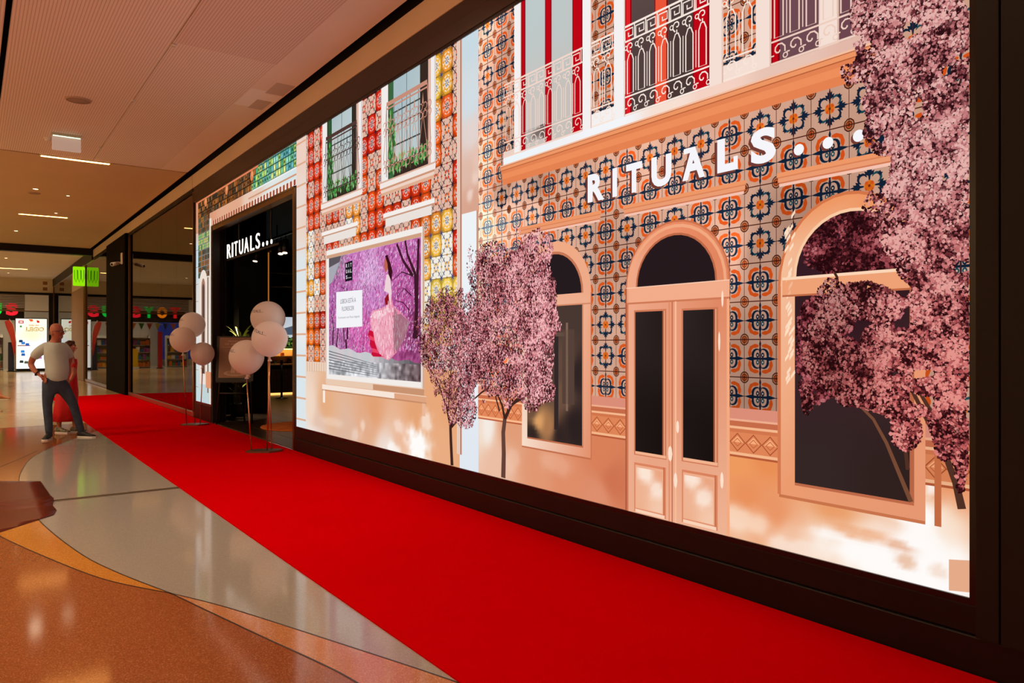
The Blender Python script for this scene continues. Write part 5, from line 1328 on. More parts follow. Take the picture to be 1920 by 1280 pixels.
A.disc(-.02, .91, .2, (196, 170, 146), 2, .05, 24); A.disc(-.02, .92, .15, (170, 142, 118), 3, .035, 24)
A.poly([(-.1, .92), (-.02, .92), (-.03, 1.02), (.0, 1.1), (-.05, 1.17), (-.04, 1.24), (-.08, 1.24), (-.08, 1.17), (-.12, 1.1), (-.09, 1.02)], (206, 182, 158), 4)
A.poly([(.01, .92), (.09, .92), (.09, 1.06), (.06, 1.1), (.06, 1.13), (.035, 1.13), (.035, 1.1), (.01, 1.06)], (222, 200, 176), 4); A.rect(.19, .23, .85, .90, (220, 200, 180), 4)
A.build('print', printed('poster_print', .35), es, lambda u, v, d: (u, -.0225 + (v - .75) * .12 - d, v))

# ---- potted plant, rug, counter, stanchion, landscape screen
pb = hp(446, 781)
pl = thing('potted_plant', pb, 0, 'yellow-green strap-leaved plant in a dark pot behind the poster easel', 'plant')
MB().lathe([(.11, 0), (.13, .01), (.16, .24), (.165, .27), (.15, .27), (.145, .22)], 24).build('pot', mat('pot_dark', (30, 24, 20), .4), pl)
MB().lathe([(.145, .215), (.145, .225), (.05, .235)], 20).build('soil', mat('soil', (50, 34, 22), .9), pl)
M_leaf = mat('leaf_green', (126, 140, 52), .45, rgb2=(176, 178, 84), vscale=6); M_stem = mat('plant_stem', (120, 96, 48), .6)
r4 = random.Random(12)
for k in range(3): MB().tube([(.04 * (k - 1), 0, .2), (.06 * (k - 1), .02, .6 + .2 * k), (.05 * (k - 1), 0, 1.1 + .22 * k)], [.018, .014, .012], 6).build('stem', M_stem, pl)
for k in range(60):
    a = r4.random() * 2 * PI; s_ = k % 3; z0 = (.35 + .55 * r4.random()) if k < 22 else (1.16 + .2 * s_ - .25 * r4.random()); L = .35 + .25 * r4.random(); up = .9 + .5 * r4.random() if k > 22 else .5 + .5 * r4.random()
    vs = []; fs = []; n = 6
    for i in range(n + 1):
        t = i / n; rr = L * t * math.cos(.3 + .5 * t); zz = z0 + up * L * (t - .55 * t * t); w_ = .018 * math.sin(PI * min(.98, .12 + .88 * t)) + .002
        cx, cy = rr * math.cos(a) + .05 * (s_ - 1), rr * math.sin(a)
        for sg_ in (-1, 1): vs.append((cx - sg_ * w_ * math.sin(a), cy + sg_ * w_ * math.cos(a), zz + .004 * abs(sg_)))
    for i in range(n): fs.append((2 * i, 2 * i + 1, 2 * i + 3, 2 * i + 2))
    me = bpy.data.meshes.new('leaf'); me.from_pydata(vs, [], fs); me.update(); link_mesh('leaf', me, M_leaf, pl)
ru = MB().lathe([(.8, 0), (.8, .012), (.78, .016), (.01, .016)], 40).build('round_rug', mat('orange_rug', (206, 112, 40), .95, var=.15, vscale=5, bump=.3, bscale=200), None, (4.78, 12.60, .007))
tag(ru, 'round orange rug on the dark floor just inside the doorway', 'rug')
M_walnut = mat('walnut_slats', (74, 46, 30), .45, rgb2=(56, 34, 22), vscale=9)
ct = thing('counter', (6.45, 20.7, .004), 0, 'dark wooden slatted counter with lit foot deep inside the shop', 'counter')
MB().bbox(0, 2.2, .03, .6, .06, .82, .01).build('body', M_walnut, ct)
for i in range(28): MB().box(.01 + i * .078, .075 + i * .078, .012, .03, .07, .81).build('slat', M_walnut, ct)
MB().bbox(-.03, 2.23, -.02, .63, .82, .86, .006).build('worktop', mat('counter_top', (150, 104, 66), .35), ct)
MB().box(.02, 2.18, .02, .05, 0, .055).build('foot_light', glow('foot_glow', (255, 190, 100), 1.6), ct)
nh = thing('display_niche', (6.55, 21.15, .864), 0, 'warmly lit display niche with small packages on the counter', 'shelf')
M_niche = mat('niche_cream', (230, 200, 150), .6)
MB().bbox(0, 1.9, .2, .23, 0, .42, .005).build('back_panel', M_niche, nh)
MB().bbox(0, 1.9, 0, .2, .20, .22, .004).build('shelf_board', M_niche, nh); MB().bbox(0, 1.9, 0, .23, .42, .45, .004).build('top_board', M_niche, nh)
for x in (0, 1.88): MB().bbox(x, x + .02, 0, .2, 0, .42, .004).build('side_panel', M_niche, nh)
MB().box(.03, 1.87, .05, .08, .405, .418).build('light_strip', glow('niche_glow', (255, 196, 110), 14.0), nh)
r5 = random.Random(2)
for k in range(9):
    h = .08 + .08 * r5.random(); c = [(150, 60, 30), (210, 170, 110), (90, 110, 90), (180, 90, 40), (60, 40, 30)][k % 5]
    o = MB().bbox(0, .09, 0, .08, 0, h, .006).build('package', mat('package_%d' % (k % 5), c, .5), None, (6.63 + .2 * k, 21.22, .865 + (.22 if k % 2 else 0)))
    tag(o, 'small %s package in the lit niche, number %s from its left' % (['rust red', 'cream', 'sage green', 'orange', 'dark brown'][k % 5], ['one', 'two', 'three', 'four', 'five', 'six', 'seven', 'eight', 'nine'][k]), 'package', 'small packages in the niche')
sd = thing('added_shop_downlight', (6.9, 19.6, 4.4), 0, 'downlight added in the dark shop ceiling to brighten the counter', 'downlight')  # added lamp, keeps the counter front from going black
MB().lathe([(.07, 0), (.07, -.012), (.05, -.014), (.05, 0)], 16).build('trim_ring', M_frame, sd); MB().lathe([(.05, -.004), (.05, -.006)], 16).build('lamp_glass', M_spot, sd)
l = bpy.data.lights.new('downlight_beam', 'SPOT'); l.energy = 130; l.color = (1, .74, .44); l.spot_size = 1.5; l.spot_blend = .8; l.shadow_soft_size = .06
o = bpy.data.objects.new('downlight_beam', l); COL.objects.link(o); o.parent = sd; o.location = (0, 0, -.03)
st = thing('stanchion', (*hp(528, 747)[:2], .004), 0, 'slim black barrier post standing before the counter', 'stanchion')
MB().lathe([(.16, 0), (.16, .01), (.05, .03), (.03, .05)], 20).build('base', M_frame, st); MB().tube([(0, 0, .04), (0, 0, .92)], .028, 12).build('post', M_frame, st)
MB().lathe([(.034, .9), (.036, .93), (.036, 1.0), (.02, 1.02)], 14).build('head', M_frame, st)
ls = thing('landscape_screen', (7.3, 24.08, 1.0), 0, 'lit wall screen showing a mountain and green foliage, deep inside the shop', 'screen')
MB().bbox(-.03, 1.63, -.03, 0, -.03, 1.33, .006).build('case', M_frame, ls)
A = Art()
A.field(0, 1.6, .55, 1.3, .1, lambda U, V: idw([(.5, 1.3, (190, 206, 226)), (1, .6, (226, 232, 236))], U, V), 0)
A.poly([(0, .78), (.3, .86), (.7, .96), (.95, .92), (1.3, 1.02), (1.6, .9), (1.6, .6), (0, .6)], (96, 110, 128), 1); A.rect(0, 1.6, .62, .72, (214, 226, 230), 2)
for k in range(260):
    u, v = r5.random() * 1.6, r5.random() * .66; A.disc(min(1.55, max(.05, u)), max(.05, v), .05, r5.choice([(70, 110, 40), (100, 140, 56), (40, 70, 28), (130, 160, 80)]), 3, .035, 6)
A.build('picture', picture('screen_landscape', False, .8), ls, lambda u, v, d: (u, -.032 - d, v))

# ---- security camera, lime sign
cc_ = thing('security_camera', (DW - .09, 23.35, 3.72), 0, 'small white security camera on a bracket at the black pillar', 'camera')
MB().bbox(-.05, 0, -.07, .07, -.06, .26, .02).build('mount', M_white, cc_)
MB().tube([(-.03, 0, -.02), (-.14, -.05, -.04)], .03, 10).build('arm', M_white, cc_); MB().tube([(-.12, -.02, -.04), (-.30, -.2, -.10)], [.05, .055], 12).build('housing', M_white, cc_); MB().tube([(-.30, -.2, -.10), (-.31, -.21, -.103)], .035, 12).build('lens', M_blackgloss, cc_)
gs = thing('lime_sign', (DW - .42, 32.45, 3.58), 0, 'glowing lime green blade sign sticking out from the beige pillar', 'sign')
M_lime = glow('lime_glow', (150, 232, 10), 1.0)
MB().bbox(0, .40, 0, .08, .03, .76, .05).build('lamp_body', M_lime, gs)
for x, c in ((.05, 0), (.16, 1), (.27, 0)):
    MB().tube([(x, -.008, .62), (x + .01, -.008, .3), (x + .05, -.008, .16), (x + .09, -.008, .3), (x + .09, -.008, .64)], .012, 6).build('letter', glow('lime_dark', (70, 150, 10), .8), gs)
MB().bbox(.38, .46, .02, .06, .3, .5, .005).build('bracket', M_dark, gs)

# ---- toy shop at the end of the passage
LEDGE = EW - .12
ts = thing('shop_sign', (0, EW - .08, 2.62), 0, 'black toy shop signboard with big coloured glowing letters behind a half-open roller shutter', 'sign')
MB().bbox(-2.9, 2.28, .0, .06, 0, .62, .01).build('board', M_blackgloss, ts)
for k, (ch, c) in enumerate((('T', (230, 30, 30)), ('O', (250, 130, 20)), ('Y', (20, 190, 60)), ('S', (230, 30, 40)), ('R', (70, 80, 240)), ('U', (20, 200, 60)), ('S', (232, 30, 44)))):
    o = link_mesh('letter', solid_text(ch, .52, .62, .05, .06), glow('toy_letter_%d_%d_%d' % c, c, 1.5), ts); o.location = (-2.62 + .685 * k, -.07, .24)
sh = thing('roller_shutter', (0, EW - .2, 3.12), 0, 'half-lowered brown slatted roller shutter above the toy shop entrance', 'shutter')
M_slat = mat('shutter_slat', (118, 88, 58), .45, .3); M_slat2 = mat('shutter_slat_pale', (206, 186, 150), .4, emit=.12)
for k in range(10):
    z = .0 + .084 * k
    for x0, x1, m_ in ((-5.9, -3.1, M_slat2), (-3.08, 2.3, M_slat), (2.32, 3.34, M_slat2)):
        MB().bbox(x0, x1, .0, .02, z + .008, z + .062, .004).build('slat', m_, sh)
MB().bbox(-5.9, 3.34, -.02, .04, -.05, 0, .006).build('bottom_bar', M_slat, sh)
# lit panel
lp = thing('light_panel', (1.90, EW - .35, 0), 0, 'tall bright white light panel with toy adverts at the end of the passage', 'light box')
MB().bbox(-.03, 1.38, .0, .12, 0, 2.74, .01).build('case', M_dark, lp)
A = Art()
A.field(0, 1.35, .14, 2.70, .1, lambda U, V: idw([(.1, 2.4, (255, 250, 238)), (1.2, 2.3, (255, 252, 230)), (.7, 1.9, (255, 246, 206)), (.6, 1.2, (250, 252, 255)), (1.2, 1.2, (244, 250, 255)), (.2, 1.0, (255, 248, 236)), (.8, .3, (252, 250, 246))], U, V), 0)
A.rect(.12, .34, 2.46, 2.60, (206, 44, 40), 1); A.rect(.16, .30, 2.50, 2.56, (250, 240, 236), 2)
A.poly([(.55, 2.68), (.72, 2.68), (.76, 2.58), (.64, 2.55)], (232, 110, 40), 1); A.poly([(.9, 2.64), (1.02, 2.6), (1.03, 2.5), (.92, 2.5)], (214, 40, 30), 1); A.disc(.22, 2.3, .05, (60, 160, 60), 1)
A.glyphs('LEGO', .42, 1.25, 2.06, 2.28, (176, 122, 40), 2, .05); A.glyphs('LEGO', .42, 1.25, 2.075, 2.285, (255, 240, 180), 3, .0)
A.glyphs('vida do', .55, 1.0, 2.33, 2.42, (222, 150, 90), 2, .02)
for x, y, c in ((.22, 1.55, (30, 70, 110)), (.32, 1.45, (60, 130, 200)), (.5, 1.38, (50, 110, 190)), (.30, 1.02, (60, 140, 210)), (.32, .86, (40, 100, 180)), (.25, .5, (50, 60, 50)), (.45, .46, (90, 100, 80)), (.62, .44, (60, 60, 60)), (.9, .9, (150, 90, 180)), (1.05, .7, (190, 120, 190)), (1.1, 1.2, (90, 150, 210))):
    A.rect(x - .08, x + .08, y - .06, y + .05, c, 2); A.rect(x - .05, x - .01, y + .05, y + .075, c, 2); A.rect(x + .01, x + .05, y + .05, y + .075, c, 2)
A.rect(.08, .62, 1.30, 1.34, (150, 60, 40), 2)
A.build('advert', picture('screen_advert', True, 1.15), lp, lambda u, v, d: (u, -.004 - d, v))
# feather banner and dark post at the entrance
fb = thing('feather_banner', (1.42, EW - .7, 0), 0, 'red-orange feather banner leaning at the toy shop entrance', 'banner')
MB().add([(x, y, z) for y in (0, .02) for x, z in ((0, 2.55), (.18, 2.62), (.34, 2.4), (.44, 1.9), (.46, 1.2), (.40, .75), (.34, 1.2), (.22, 1.8), (.05, 2.3))], [tuple(range(9)), tuple(range(17, 8, -1))] + [(i, (i + 1) % 9, 9 + (i + 1) % 9, 9 + i) for i in range(9)]).build('flag', mat('banner_red', (214, 70, 40), .6, rgb2=(190, 40, 44), vscale=2), fb)
MB().tube([(.47, .01, 0), (.48, .01, 1.5), (.40, .01, 2.3), (.2, .01, 2.66)], .015, 8).build('pole', M_white, fb)
MB().lathe([(.18, 0), (.18, .02), (.03, .05)], 18, (.47, .01, 0)).build('foot', M_dark, fb)
gt = thing('security_gate', (1.58, EW - .3, 0), 0, 'dark blue anti-theft gate post left of the bright light panel', 'gate')
MB().bbox(0, .26, 0, .1, .02, 1.5, .03).build('panel', mat('gate_blue', (40, 46, 70), .4), gt); MB().bbox(-.04, .3, -.1, .2, 0, .03, .008).build('foot', M_dark, gt)
# bunting, shelving and goods inside, seen through the entrance and mirrored in the glass
bn = thing('bunting', (0, EW + .6, 2.55), 0, 'string of coloured triangular pennants inside the toy shop entrance', 'bunting')
MB().tube([(x, 0, .02 + .06 * math.cos(x * 2)) for x in [-5.8 + .4 * k for k in range(19)]], .006, 5).build('string', M_white, bn)
for k in range(16):
    x = -5.5 + .42 * k; c = [(200, 60, 40), (60, 130, 60), (220, 120, 40), (50, 70, 160), (214, 190, 60)][k % 5]
    MB().add([(x, -.004, .03), (x + .3, -.004, .03), (x + .15, -.004, -.36), (x, .004, .03), (x + .3, .004, .03), (x + .15, .004, -.36)], [(0, 1, 2), (5, 4, 3), (0, 3, 4, 1), (1, 4, 5, 2), (2, 5, 3, 0)]).build('pennant', mat('pennant_%d' % (k % 5), c, .7), bn)
M_shelf = mat('shelf_white', (206, 200, 188), .5)
goods = [(206, 60, 40), (230, 180, 40), (60, 110, 180), (70, 150, 80), (230, 230, 224), (150, 80, 160), (220, 120, 40)]
GN = ['red', 'yellow', 'blue', 'green', 'white', 'purple', 'orange']; NTH = ['first', 'second', 'third', 'fourth', 'fifth', 'sixth', 'seventh', 'eighth', 'ninth', 'tenth', 'eleventh']
def shelving(x, y, label, seed, where):
    t = thing('shelving_unit', (x, y, .006), 0, label, 'shelf', 'shelving units in the toy shop')
    for sx in (0, 1.16): MB().bbox(sx, sx + .04, 0, .45, 0, 1.9, .005).build('side_panel', M_shelf, t)
    MB().box(.04, 1.16, .43, .45, 0, 1.9).build('back_panel', M_shelf, t)
    rs = random.Random(seed)
    for k in range(5):
        MB().box(.04, 1.16, 0, .43, .05 + .42 * k, .07 + .42 * k).build('shelf_board', M_shelf, t)
        if k == 4: break
        xx = .07; nb = 0
        while xx < 1.05:
            w_ = .10 + .12 * rs.random(); h = .16 + .16 * rs.random(); ci = rs.randrange(7)
            if xx + w_ > 1.14: break
            o = MB().bbox(0, w_ - .01, 0, .28, 0, h, .006).build('toy_box', mat('toy_box_%d' % ci, goods[ci], .5), None, (x + xx, y + .06, .006 + .07 + .42 * k))
            nb += 1
            tag(o, '%s toy box, %s on the %s shelf from below of the %s shelving unit' % (GN[ci], NTH[nb - 1], NTH[k], where), 'toy box', 'toy boxes on the toy shop shelves')
            xx += w_
shelving(-1.4, EW + 1.6, 'shelving unit full of toy boxes, middle of the toy shop', 1, 'middle')
shelving(-3.6, EW + 2.4, 'shelving unit full of toy boxes, left end of the toy shop', 2, 'left')
shelving(.3, EW + 2.6, 'shelving unit full of toy boxes, behind the bright light panel', 3, 'right')
yp_ = thing('yellow_display', (-.5, EW + .25, 0), 0, 'yellow printed display stand at the toy shop entrance', 'display stand')
MB().bbox(0, .8, 0, .3, .02, 1.1, .02).build('box', mat('display_yellow', (236, 196, 30), .5), yp_); MB().bbox(-.04, .84, -.04, .34, 0, .12, .01).build('plinth', M_white, yp_)
rt = thing('red_totem', (-1.75, EW + .2, 0), 0, 'slim red totem column at the toy shop entrance', 'column')
MB().bbox(0, .22, 0, .22, .03, 2.1, .02).build('shaft', mat('totem_red', (190, 30, 30), .5), rt); MB().bbox(-.05, .27, -.05, .27, 0, .04, .01).build('foot', M_dark, rt)
bw = tag(MB().bbox(-4.6, -2.6, EW + 5.9, EW + 6.0, .4, 3.4, .01).build('blue_backdrop', mat('backdrop_blue', (30, 60, 200), .6)), 'large blue backdrop panel on the rear wall of the toy shop', 'panel')
for x in (-4.5, -1.5, 1.5):
    t = thing('shop_ceiling_lamp', (x, EW + 2.2, 4.7), 0, 'square white lamp lighting the toy shop ceiling, %s of three' % {-4.5: 'left', -1.5: 'middle', 1.5: 'right'}[x], 'ceiling lamp', 'toy shop ceiling lamps')
    MB().bbox(-.6, .6, -.3, .3, 0, .05, .005).build('housing', M_white, t); MB().box(-.57, .57, -.27, .27, -.006, 0).build('diffuser', glow('toy_lamp', (255, 236, 206), 45.0), t)
    MB().box(-.01, .01, -.01, .01, .05, .45).build('hanger', M_white, t)
# ================================================================== people
def skin(name, V, E, m, parent, sub=2, root=0):
    """continuous surface grown around a skeleton: V = [(x, y, z, rx, ry)], E = edges"""
    me = bpy.data.meshes.new(name)
    me.from_pydata([v[:3] for v in V], E, [])
    o = link_mesh(name, me, m, parent)
    md = o.modifiers.new('Skin', 'SKIN'); md.use_smooth_shade = True
    lay = me.skin_vertices[0]
    for i, v in enumerate(V):
        lay.data[i].radius = (v[3], v[4] if len(v) > 4 else v[3]); lay.data[i].use_root = (i == root)
    s = o.modifiers.new('Subd', 'SUBSURF'); s.levels = s.render_levels = sub
    return o
M_skinA = mat('skin_tanned', (176, 106, 80), .5, var=.05, vscale=12); M_skinB = mat('skin_fair', (190, 120, 92), .5, var=.05, vscale=12)
M_polo = mat('polo_grey_white', (190, 206, 200), .85, var=.03, vscale=10, bump=.3, bscale=40)
M_jean = mat('jeans_blue', (44, 56, 76), .9, rgb2=(62, 78, 100), vscale=7, bump=.3, bscale=30)
M_shoe = mat('shoe_black', (20, 20, 24), .6); M_sole = mat('shoe_sole', (220, 214, 206), .6)
M_glasses = mat('glasses_black', (18, 16, 16), .3)
def shoe(parent, x, y, ang, L=.27, m=M_shoe, z=0.0, sole=M_sole, name='shoe'):
    c, s = math.cos(ang), math.sin(ang)
    def T(p): return (x + p[0] * c - p[1] * s, y + p[0] * s + p[1] * c, z + p[2])
    prof = [(-.08, .032, .03, .085), (-.05, .038, .025, .10), (0, .040, .02, .10), (.06, .042, .018, .075), (.12, .046, .016, .055), (.17, .042, .016, .045), (L - .08, .02, .02, .035)]
    mb = MB(); n = 10; vs = []
    for px, w_, z0, z1 in prof:
        for k in range(n):
            a = 2 * PI * k / n
            vs.append(T((px, w_ * math.cos(a), max(.012, (z0 + z1) / 2 + (z1 - z0) / 2 * 1.15 * math.sin(a)))))
    fs = [tuple(range(n))[::-1], tuple(len(vs) - n + k for k in range(n))]
    for i in range(len(prof) - 1):
        for k in range(n): fs.append((i * n + k, i * n + (k + 1) % n, (i + 1) * n + (k + 1) % n, (i + 1) * n + k))
    mb.add(vs, fs, True); o = mb.build(name, m, parent)
    pts = [(-.085, .0), (-.07, .034), (0, .042), (.12, .048), (.18, .04), (L - .075, 0), (.18, -.04), (.12, -.048), (0, -.042), (-.07, -.034)]
    q_ = [T((p[0], p[1], 0)) for p in pts]
    MB().prism([(p[0], p[1]) for p in q_], z, z + .02).build('sole', sole, o)
    return o
def hand(parent, wrist, d, side, m, curl=.5, s=1.0):
    """five-fingered hand: palm and fingers along d, thumb on side"""
    d = Vector(d).normalized(); side = Vector(side); side = (side - d * side.dot(d)).normalized(); nrm = d.cross(side)
    w_ = Vector(wrist)
    P = lambda a, b, c: tuple(w_ + d * a * s + side * b * s + nrm * c * s)
    V = [(*P(0, 0, 0), .024 * s, .018 * s), (*P(.045, .0, 0), .036 * s, .016 * s), (*P(.085, 0, 0), .038 * s, .015 * s)]; E = [(0, 1), (1, 2)]
    for k, (b, L) in enumerate(((-.030, .062), (-.010, .076), (.010, .080), (.029, .070))):
        i = len(V); c1 = curl * .02
        V += [(*P(.092, b, 0), .0095 * s), (*P(.092 + L * .5, b * 1.05, c1), .009 * s), (*P(.092 + L * (1 - .3 * curl), b * 1.05, c1 * 3.2), .0075 * s)]
        E += [(2, i), (i, i + 1), (i + 1, i + 2)]
    i = len(V); V += [(*P(.03, .04, .004), .012 * s), (*P(.062, .062, .012), .010 * s), (*P(.09, .066, .02), .008 * s)]; E += [(1, i), (i, i + 1), (i + 1, i + 2)]
    return V, E
def merge(V, E, V2, E2, at):
    n = len(V); return V + V2, E + [(a + n, b + n) for a, b in E2] + [(at, n)]

# ---- man in the polo shirt, looking at the video wall, hand in pocket
mb_ = hp(106, 823)
man = thing('person', mb_, -TH, 'bald person in pale polo shirt and jeans, hand in pocket, watching the screen', 'person')
# skeleton in metres: x to the picture's right, y away from the camera, z up
Y = 0.06
V = [(-.055, Y, .92, .13, .11), (-.045, Y, 1.08, .135, .12), (-.06, Y, 1.26, .13, .10), (-.065, Y, 1.385, .08, .07), (-.06, Y, 1.475, .062, .062), (-.03, Y, 1.53, .080, .07), (-.026, Y, 1.59, .104, .09), (-.036, Y, 1.655, .110, .096), (-.045, Y, 1.712, .092, .082), (-.048, Y, 1.752, .045, .042),
     (-.19, Y - .10, 1.385, .055, .055), (-.29, Y - .13, 1.27, .052, .052), (-.355, Y - .12, 1.135, .046, .046), (-.28, Y - .16, 1.05, .040, .040), (-.205, Y - .17, .985, .030, .026),
     (.02, Y + .12, 1.385, .052, .052), (.05, Y + .20, 1.25, .05, .05), (.0, Y + .24, 1.11, .044, .044), (.04, Y + .19, 1.0, .036, .036), (.06, Y + .12, .95, .028, .024),
     (-.12, Y - .06, .80, .085, .09), (-.128, Y - .08, .52, .05, .052), (-.122, Y - .07, .38, .048, .05), (-.108, Y - .06, .12, .040, .042), (-.10, Y - .08, .06, .035, .035),
     (.03, Y + .07, .80, .085, .09), (.155, Y + .10, .52, .05, .052), (.195, Y + .12, .38, .048, .05), (.24, Y + .16, .13, .04, .042), (.26, Y + .17, .07, .035, .035)]
E = [(0, 1), (1, 2), (2, 3), (3, 4), (4, 5), (5, 6), (6, 7), (7, 8), (8, 9), (3, 10), (10, 11), (11, 12), (12, 13), (13, 14), (3, 15), (15, 16), (16, 17), (17, 18), (18, 19), (0, 20), (20, 21), (21, 22), (22, 23), (23, 24), (0, 25), (25, 26), (26, 27), (27, 28), (28, 29)]
hV, hE = hand(None, (-.19, Y - .172, .972), (.75, .0, -.62), (.5, -.3, .6), M_skinA, .4); V, E = merge(V, E, hV, hE, 14)
hV, hE = hand(None, (.06, Y + .11, .945), (.2, -.4, -.8), (0, 0, 1), M_skinA, .7); V, E = merge(V, E, hV, hE, 19)
skin('body', V, E, M_skinA, man)
# face
MB().ell((.066, Y, 1.597), (.020, .014, .02), 10, 8).build('nose', M_skinA, man)
MB().ell((-.05, Y - .09, 1.60), (.022, .012, .034), 10, 8).build('ear', M_skinA, man); MB().ell((-.05, Y + .09, 1.60), (.022, .012, .034), 10, 8).build('ear', M_skinA, man)
MB().ell((.010, Y - .0, 1.545), (.046, .05, .034), 12, 8).build('stubble', mat('stubble_grey', (170, 120, 104), .8), man)
MB().ell((.050, Y, 1.552), (.006, .022, .006), 8, 6).build('mouth', mat('lips', (130, 60, 52), .5), man)
for s_ in (-1, 1): MB().ell((.052, Y + s_ * .034, 1.622), (.010, .014, .009), 8, 6).build('eye', mat('eye_white', (220, 214, 206), .3), man)
gl = MB()
for s_ in (-1, 1):
    gl.tube([(.070, Y + s_ * .034 + .026 * math.cos(a), 1.622 + .019 * math.sin(a)) for a in [2 * PI * k / 12 for k in range(13)]], .003, 5)
    gl.tube([(.068, Y + s_ * .06, 1.627), (.0, Y + s_ * .092, 1.63), (-.05, Y + s_ * .096, 1.625)], .0035, 5)
gl.tube([(.072, Y - .01, 1.626), (.074, Y, 1.63), (.072, Y + .01, 1.626)], .003, 5)
gl.build('glasses', M_glasses, man)
MB().add(*(lambda c, n: ([(c[0] + .098 * math.cos(a) * (1 if k else .98), c[1] + .092 * math.sin(a), z) for k, z in ((0, 1.575), (1, 1.64)) for a in [math.radians(75 + 210 * i / n) for i in range(n + 1)]], [(i, i + 1, n + 2 + i, n + 1 + i) for i in range(n)]))((-.037, Y, 0), 14)).build('hair', mat('hair_grey', (120, 92, 78), .9), man)
# clothes
VS = [(-.04, Y, .845, .155, .14), (-.038, Y, .93, .178, .155), (-.018, Y, 1.06, .186, .172), (-.045, Y, 1.22, .184, .150), (-.065, Y, 1.36, .155, .125), (-.058, Y, 1.46, .075, .075),
      (-.16, Y - .07, 1.375, .095, .095), (-.215, Y - .105, 1.34, .085, .082), (-.27, Y - .125, 1.28, .078, .075), (-.31, Y - .13, 1.215, .072, .070), (.01, Y + .10, 1.375, .09, .09), (.03, Y + .15, 1.33, .082, .08), (.04, Y + .19, 1.27, .074, .07), (.04, Y + .21, 1.21, .07, .068)]
polo = skin('polo_shirt', VS, [(0, 1), (1, 2), (2, 3), (3, 4), (4, 5), (4, 6), (6, 7), (7, 8), (8, 9), (4, 10), (10, 11), (11, 12), (12, 13)], M_polo, man)
MB().tube([(-.055 + .066 * math.cos(a), Y + .066 * math.sin(a), 1.452 - .024 * math.cos(a)) for a in [2 * PI * k / 16 for k in range(17)]], .012, 8).build('collar', M_polo, polo)
MB().bbox(.015, .035, Y - .05, Y - .03, 1.30, 1.43, .004).build('placket', mat('polo_shade', (176, 182, 172), .8), polo)
VJ = [(-.048, Y, 1.0, .15, .13), (-.05, Y, .86, .165, .14), (-.118, Y - .06, .76, .098, .105), (-.128, Y - .08, .52, .066, .07), (-.122, Y - .07, .36, .064, .066), (-.106, Y - .065, .055, .048, .052),
      (.035, Y + .07, .76, .098, .105), (.155, Y + .10, .52, .068, .07), (.195, Y + .12, .36, .064, .066), (.25, Y + .165, .065, .048, .052)]
skin('jeans', VJ, [(0, 1), (1, 2), (2, 3), (3, 4), (4, 5), (1, 6), (6, 7), (7, 8), (8, 9)], M_jean, man)
MB().tube([(-.222 + .034 * math.cos(a) * .6, Y - .17 + .034 * math.sin(a), .995 + .034 * math.cos(a) * .8) for a in [2 * PI * k / 12 for k in range(13)]], .010, 6).build('wristwatch', M_glasses, man)
shoe(man, -.10, Y - .09, -PI / 2 + .25); shoe(man, .27, Y + .16, -.12, .29)

# ---- woman in the red dress, half hidden behind him
wb = hp(128, 811)
wb.z = 0.0
wo = thing('person', wb, -TH, 'person in long red dress with curly brown hair, half hidden behind the bald man', 'person')
Y = 0.0
V = [(.0, Y, .90, .13, .11), (.015, Y, 1.04, .115, .09), (.02, Y, 1.18, .125, .09), (.02, Y, 1.28, .08, .07), (.03, Y, 1.345, .042, .042), (.045, Y, 1.40, .052, .055), (.05, Y, 1.465, .078, .075), (.045, Y, 1.53, .06, .06),
     (.11, Y - .10, 1.25, .045, .045), (.15, Y - .12, 1.12, .04, .04), (.165, Y - .12, 1.02, .036, .036), (.13, Y - .15, .92, .028, .028), (.09, Y - .17, .86, .022, .02),
     (-.07, Y + .12, 1.25, .045, .045), (-.08, Y + .14, 1.05, .038, .038), (-.05, Y + .10, .88, .026, .024),
     (-.06, Y - .03, .72, .09, .09), (-.11, Y - .03, .44, .055, .055), (-.135, Y - .03, .30, .05, .05), (-.135, Y - .03, .10, .032, .034), (-.11, Y - .03, .05, .03, .028),
     (.06, Y + .05, .75, .09, .09), (.07, Y + .06, .45, .055, .055), (.07, Y + .06, .28, .052, .052), (.075, Y + .06, .10, .032, .034), (.10, Y + .06, .05, .03, .028)]
E = [(0, 1), (1, 2), (2, 3), (3, 4), (4, 5), (5, 6), (6, 7), (3, 8), (8, 9), (9, 10), (10, 11), (11, 12), (3, 13), (13, 14), (14, 15), (0, 16), (16, 17), (17, 18), (18, 19), (19, 20), (0, 21), (21, 22), (22, 23), (23, 24), (24, 25)]
hV, hE = hand(None, (.085, Y - .175, .85), (-.7, -.1, -.5), (0, .3, .8), M_skinB, .5, .85); V, E = merge(V, E, hV, hE, 12)
skin('body', V, E, M_skinB, wo)
MB().ell((.13, Y, 1.455), (.02, .012, .018), 8, 6).build('nose', M_skinB, wo); MB().ell((.122, Y, 1.42), (.008, .022, .006), 8, 6).build('mouth', mat('lips', (130, 60, 52), .5), wo)
for s_ in (-1, 1): MB().ell((.109, Y + s_ * .03, 1.482), (.007, .011, .006), 8, 6).build('eye', mat('eye_white', (220, 214, 206), .3), wo)
hr = MB(); r6 = random.Random(6)
for k in range(46):
    a = r6.random() * 2 * PI; e = r6.random() * 1.5 - .15
    x, y_, z = -.085 * math.cos(e) * abs(math.cos(a)) if r6.random() < .75 else .03 * math.cos(a), .085 * math.cos(e) * math.sin(a), .085 * math.sin(e)
    hr.ell((.04 + x, Y + y_, 1.478 + z), (.032, .032, .032), 8, 6)
hr.build('hair', mat('hair_brown', (84, 44, 26), .8, var=.2, vscale=30), wo)
M_dress = mat('dress_red', (206, 16, 22), .8, var=.06, vscale=6)
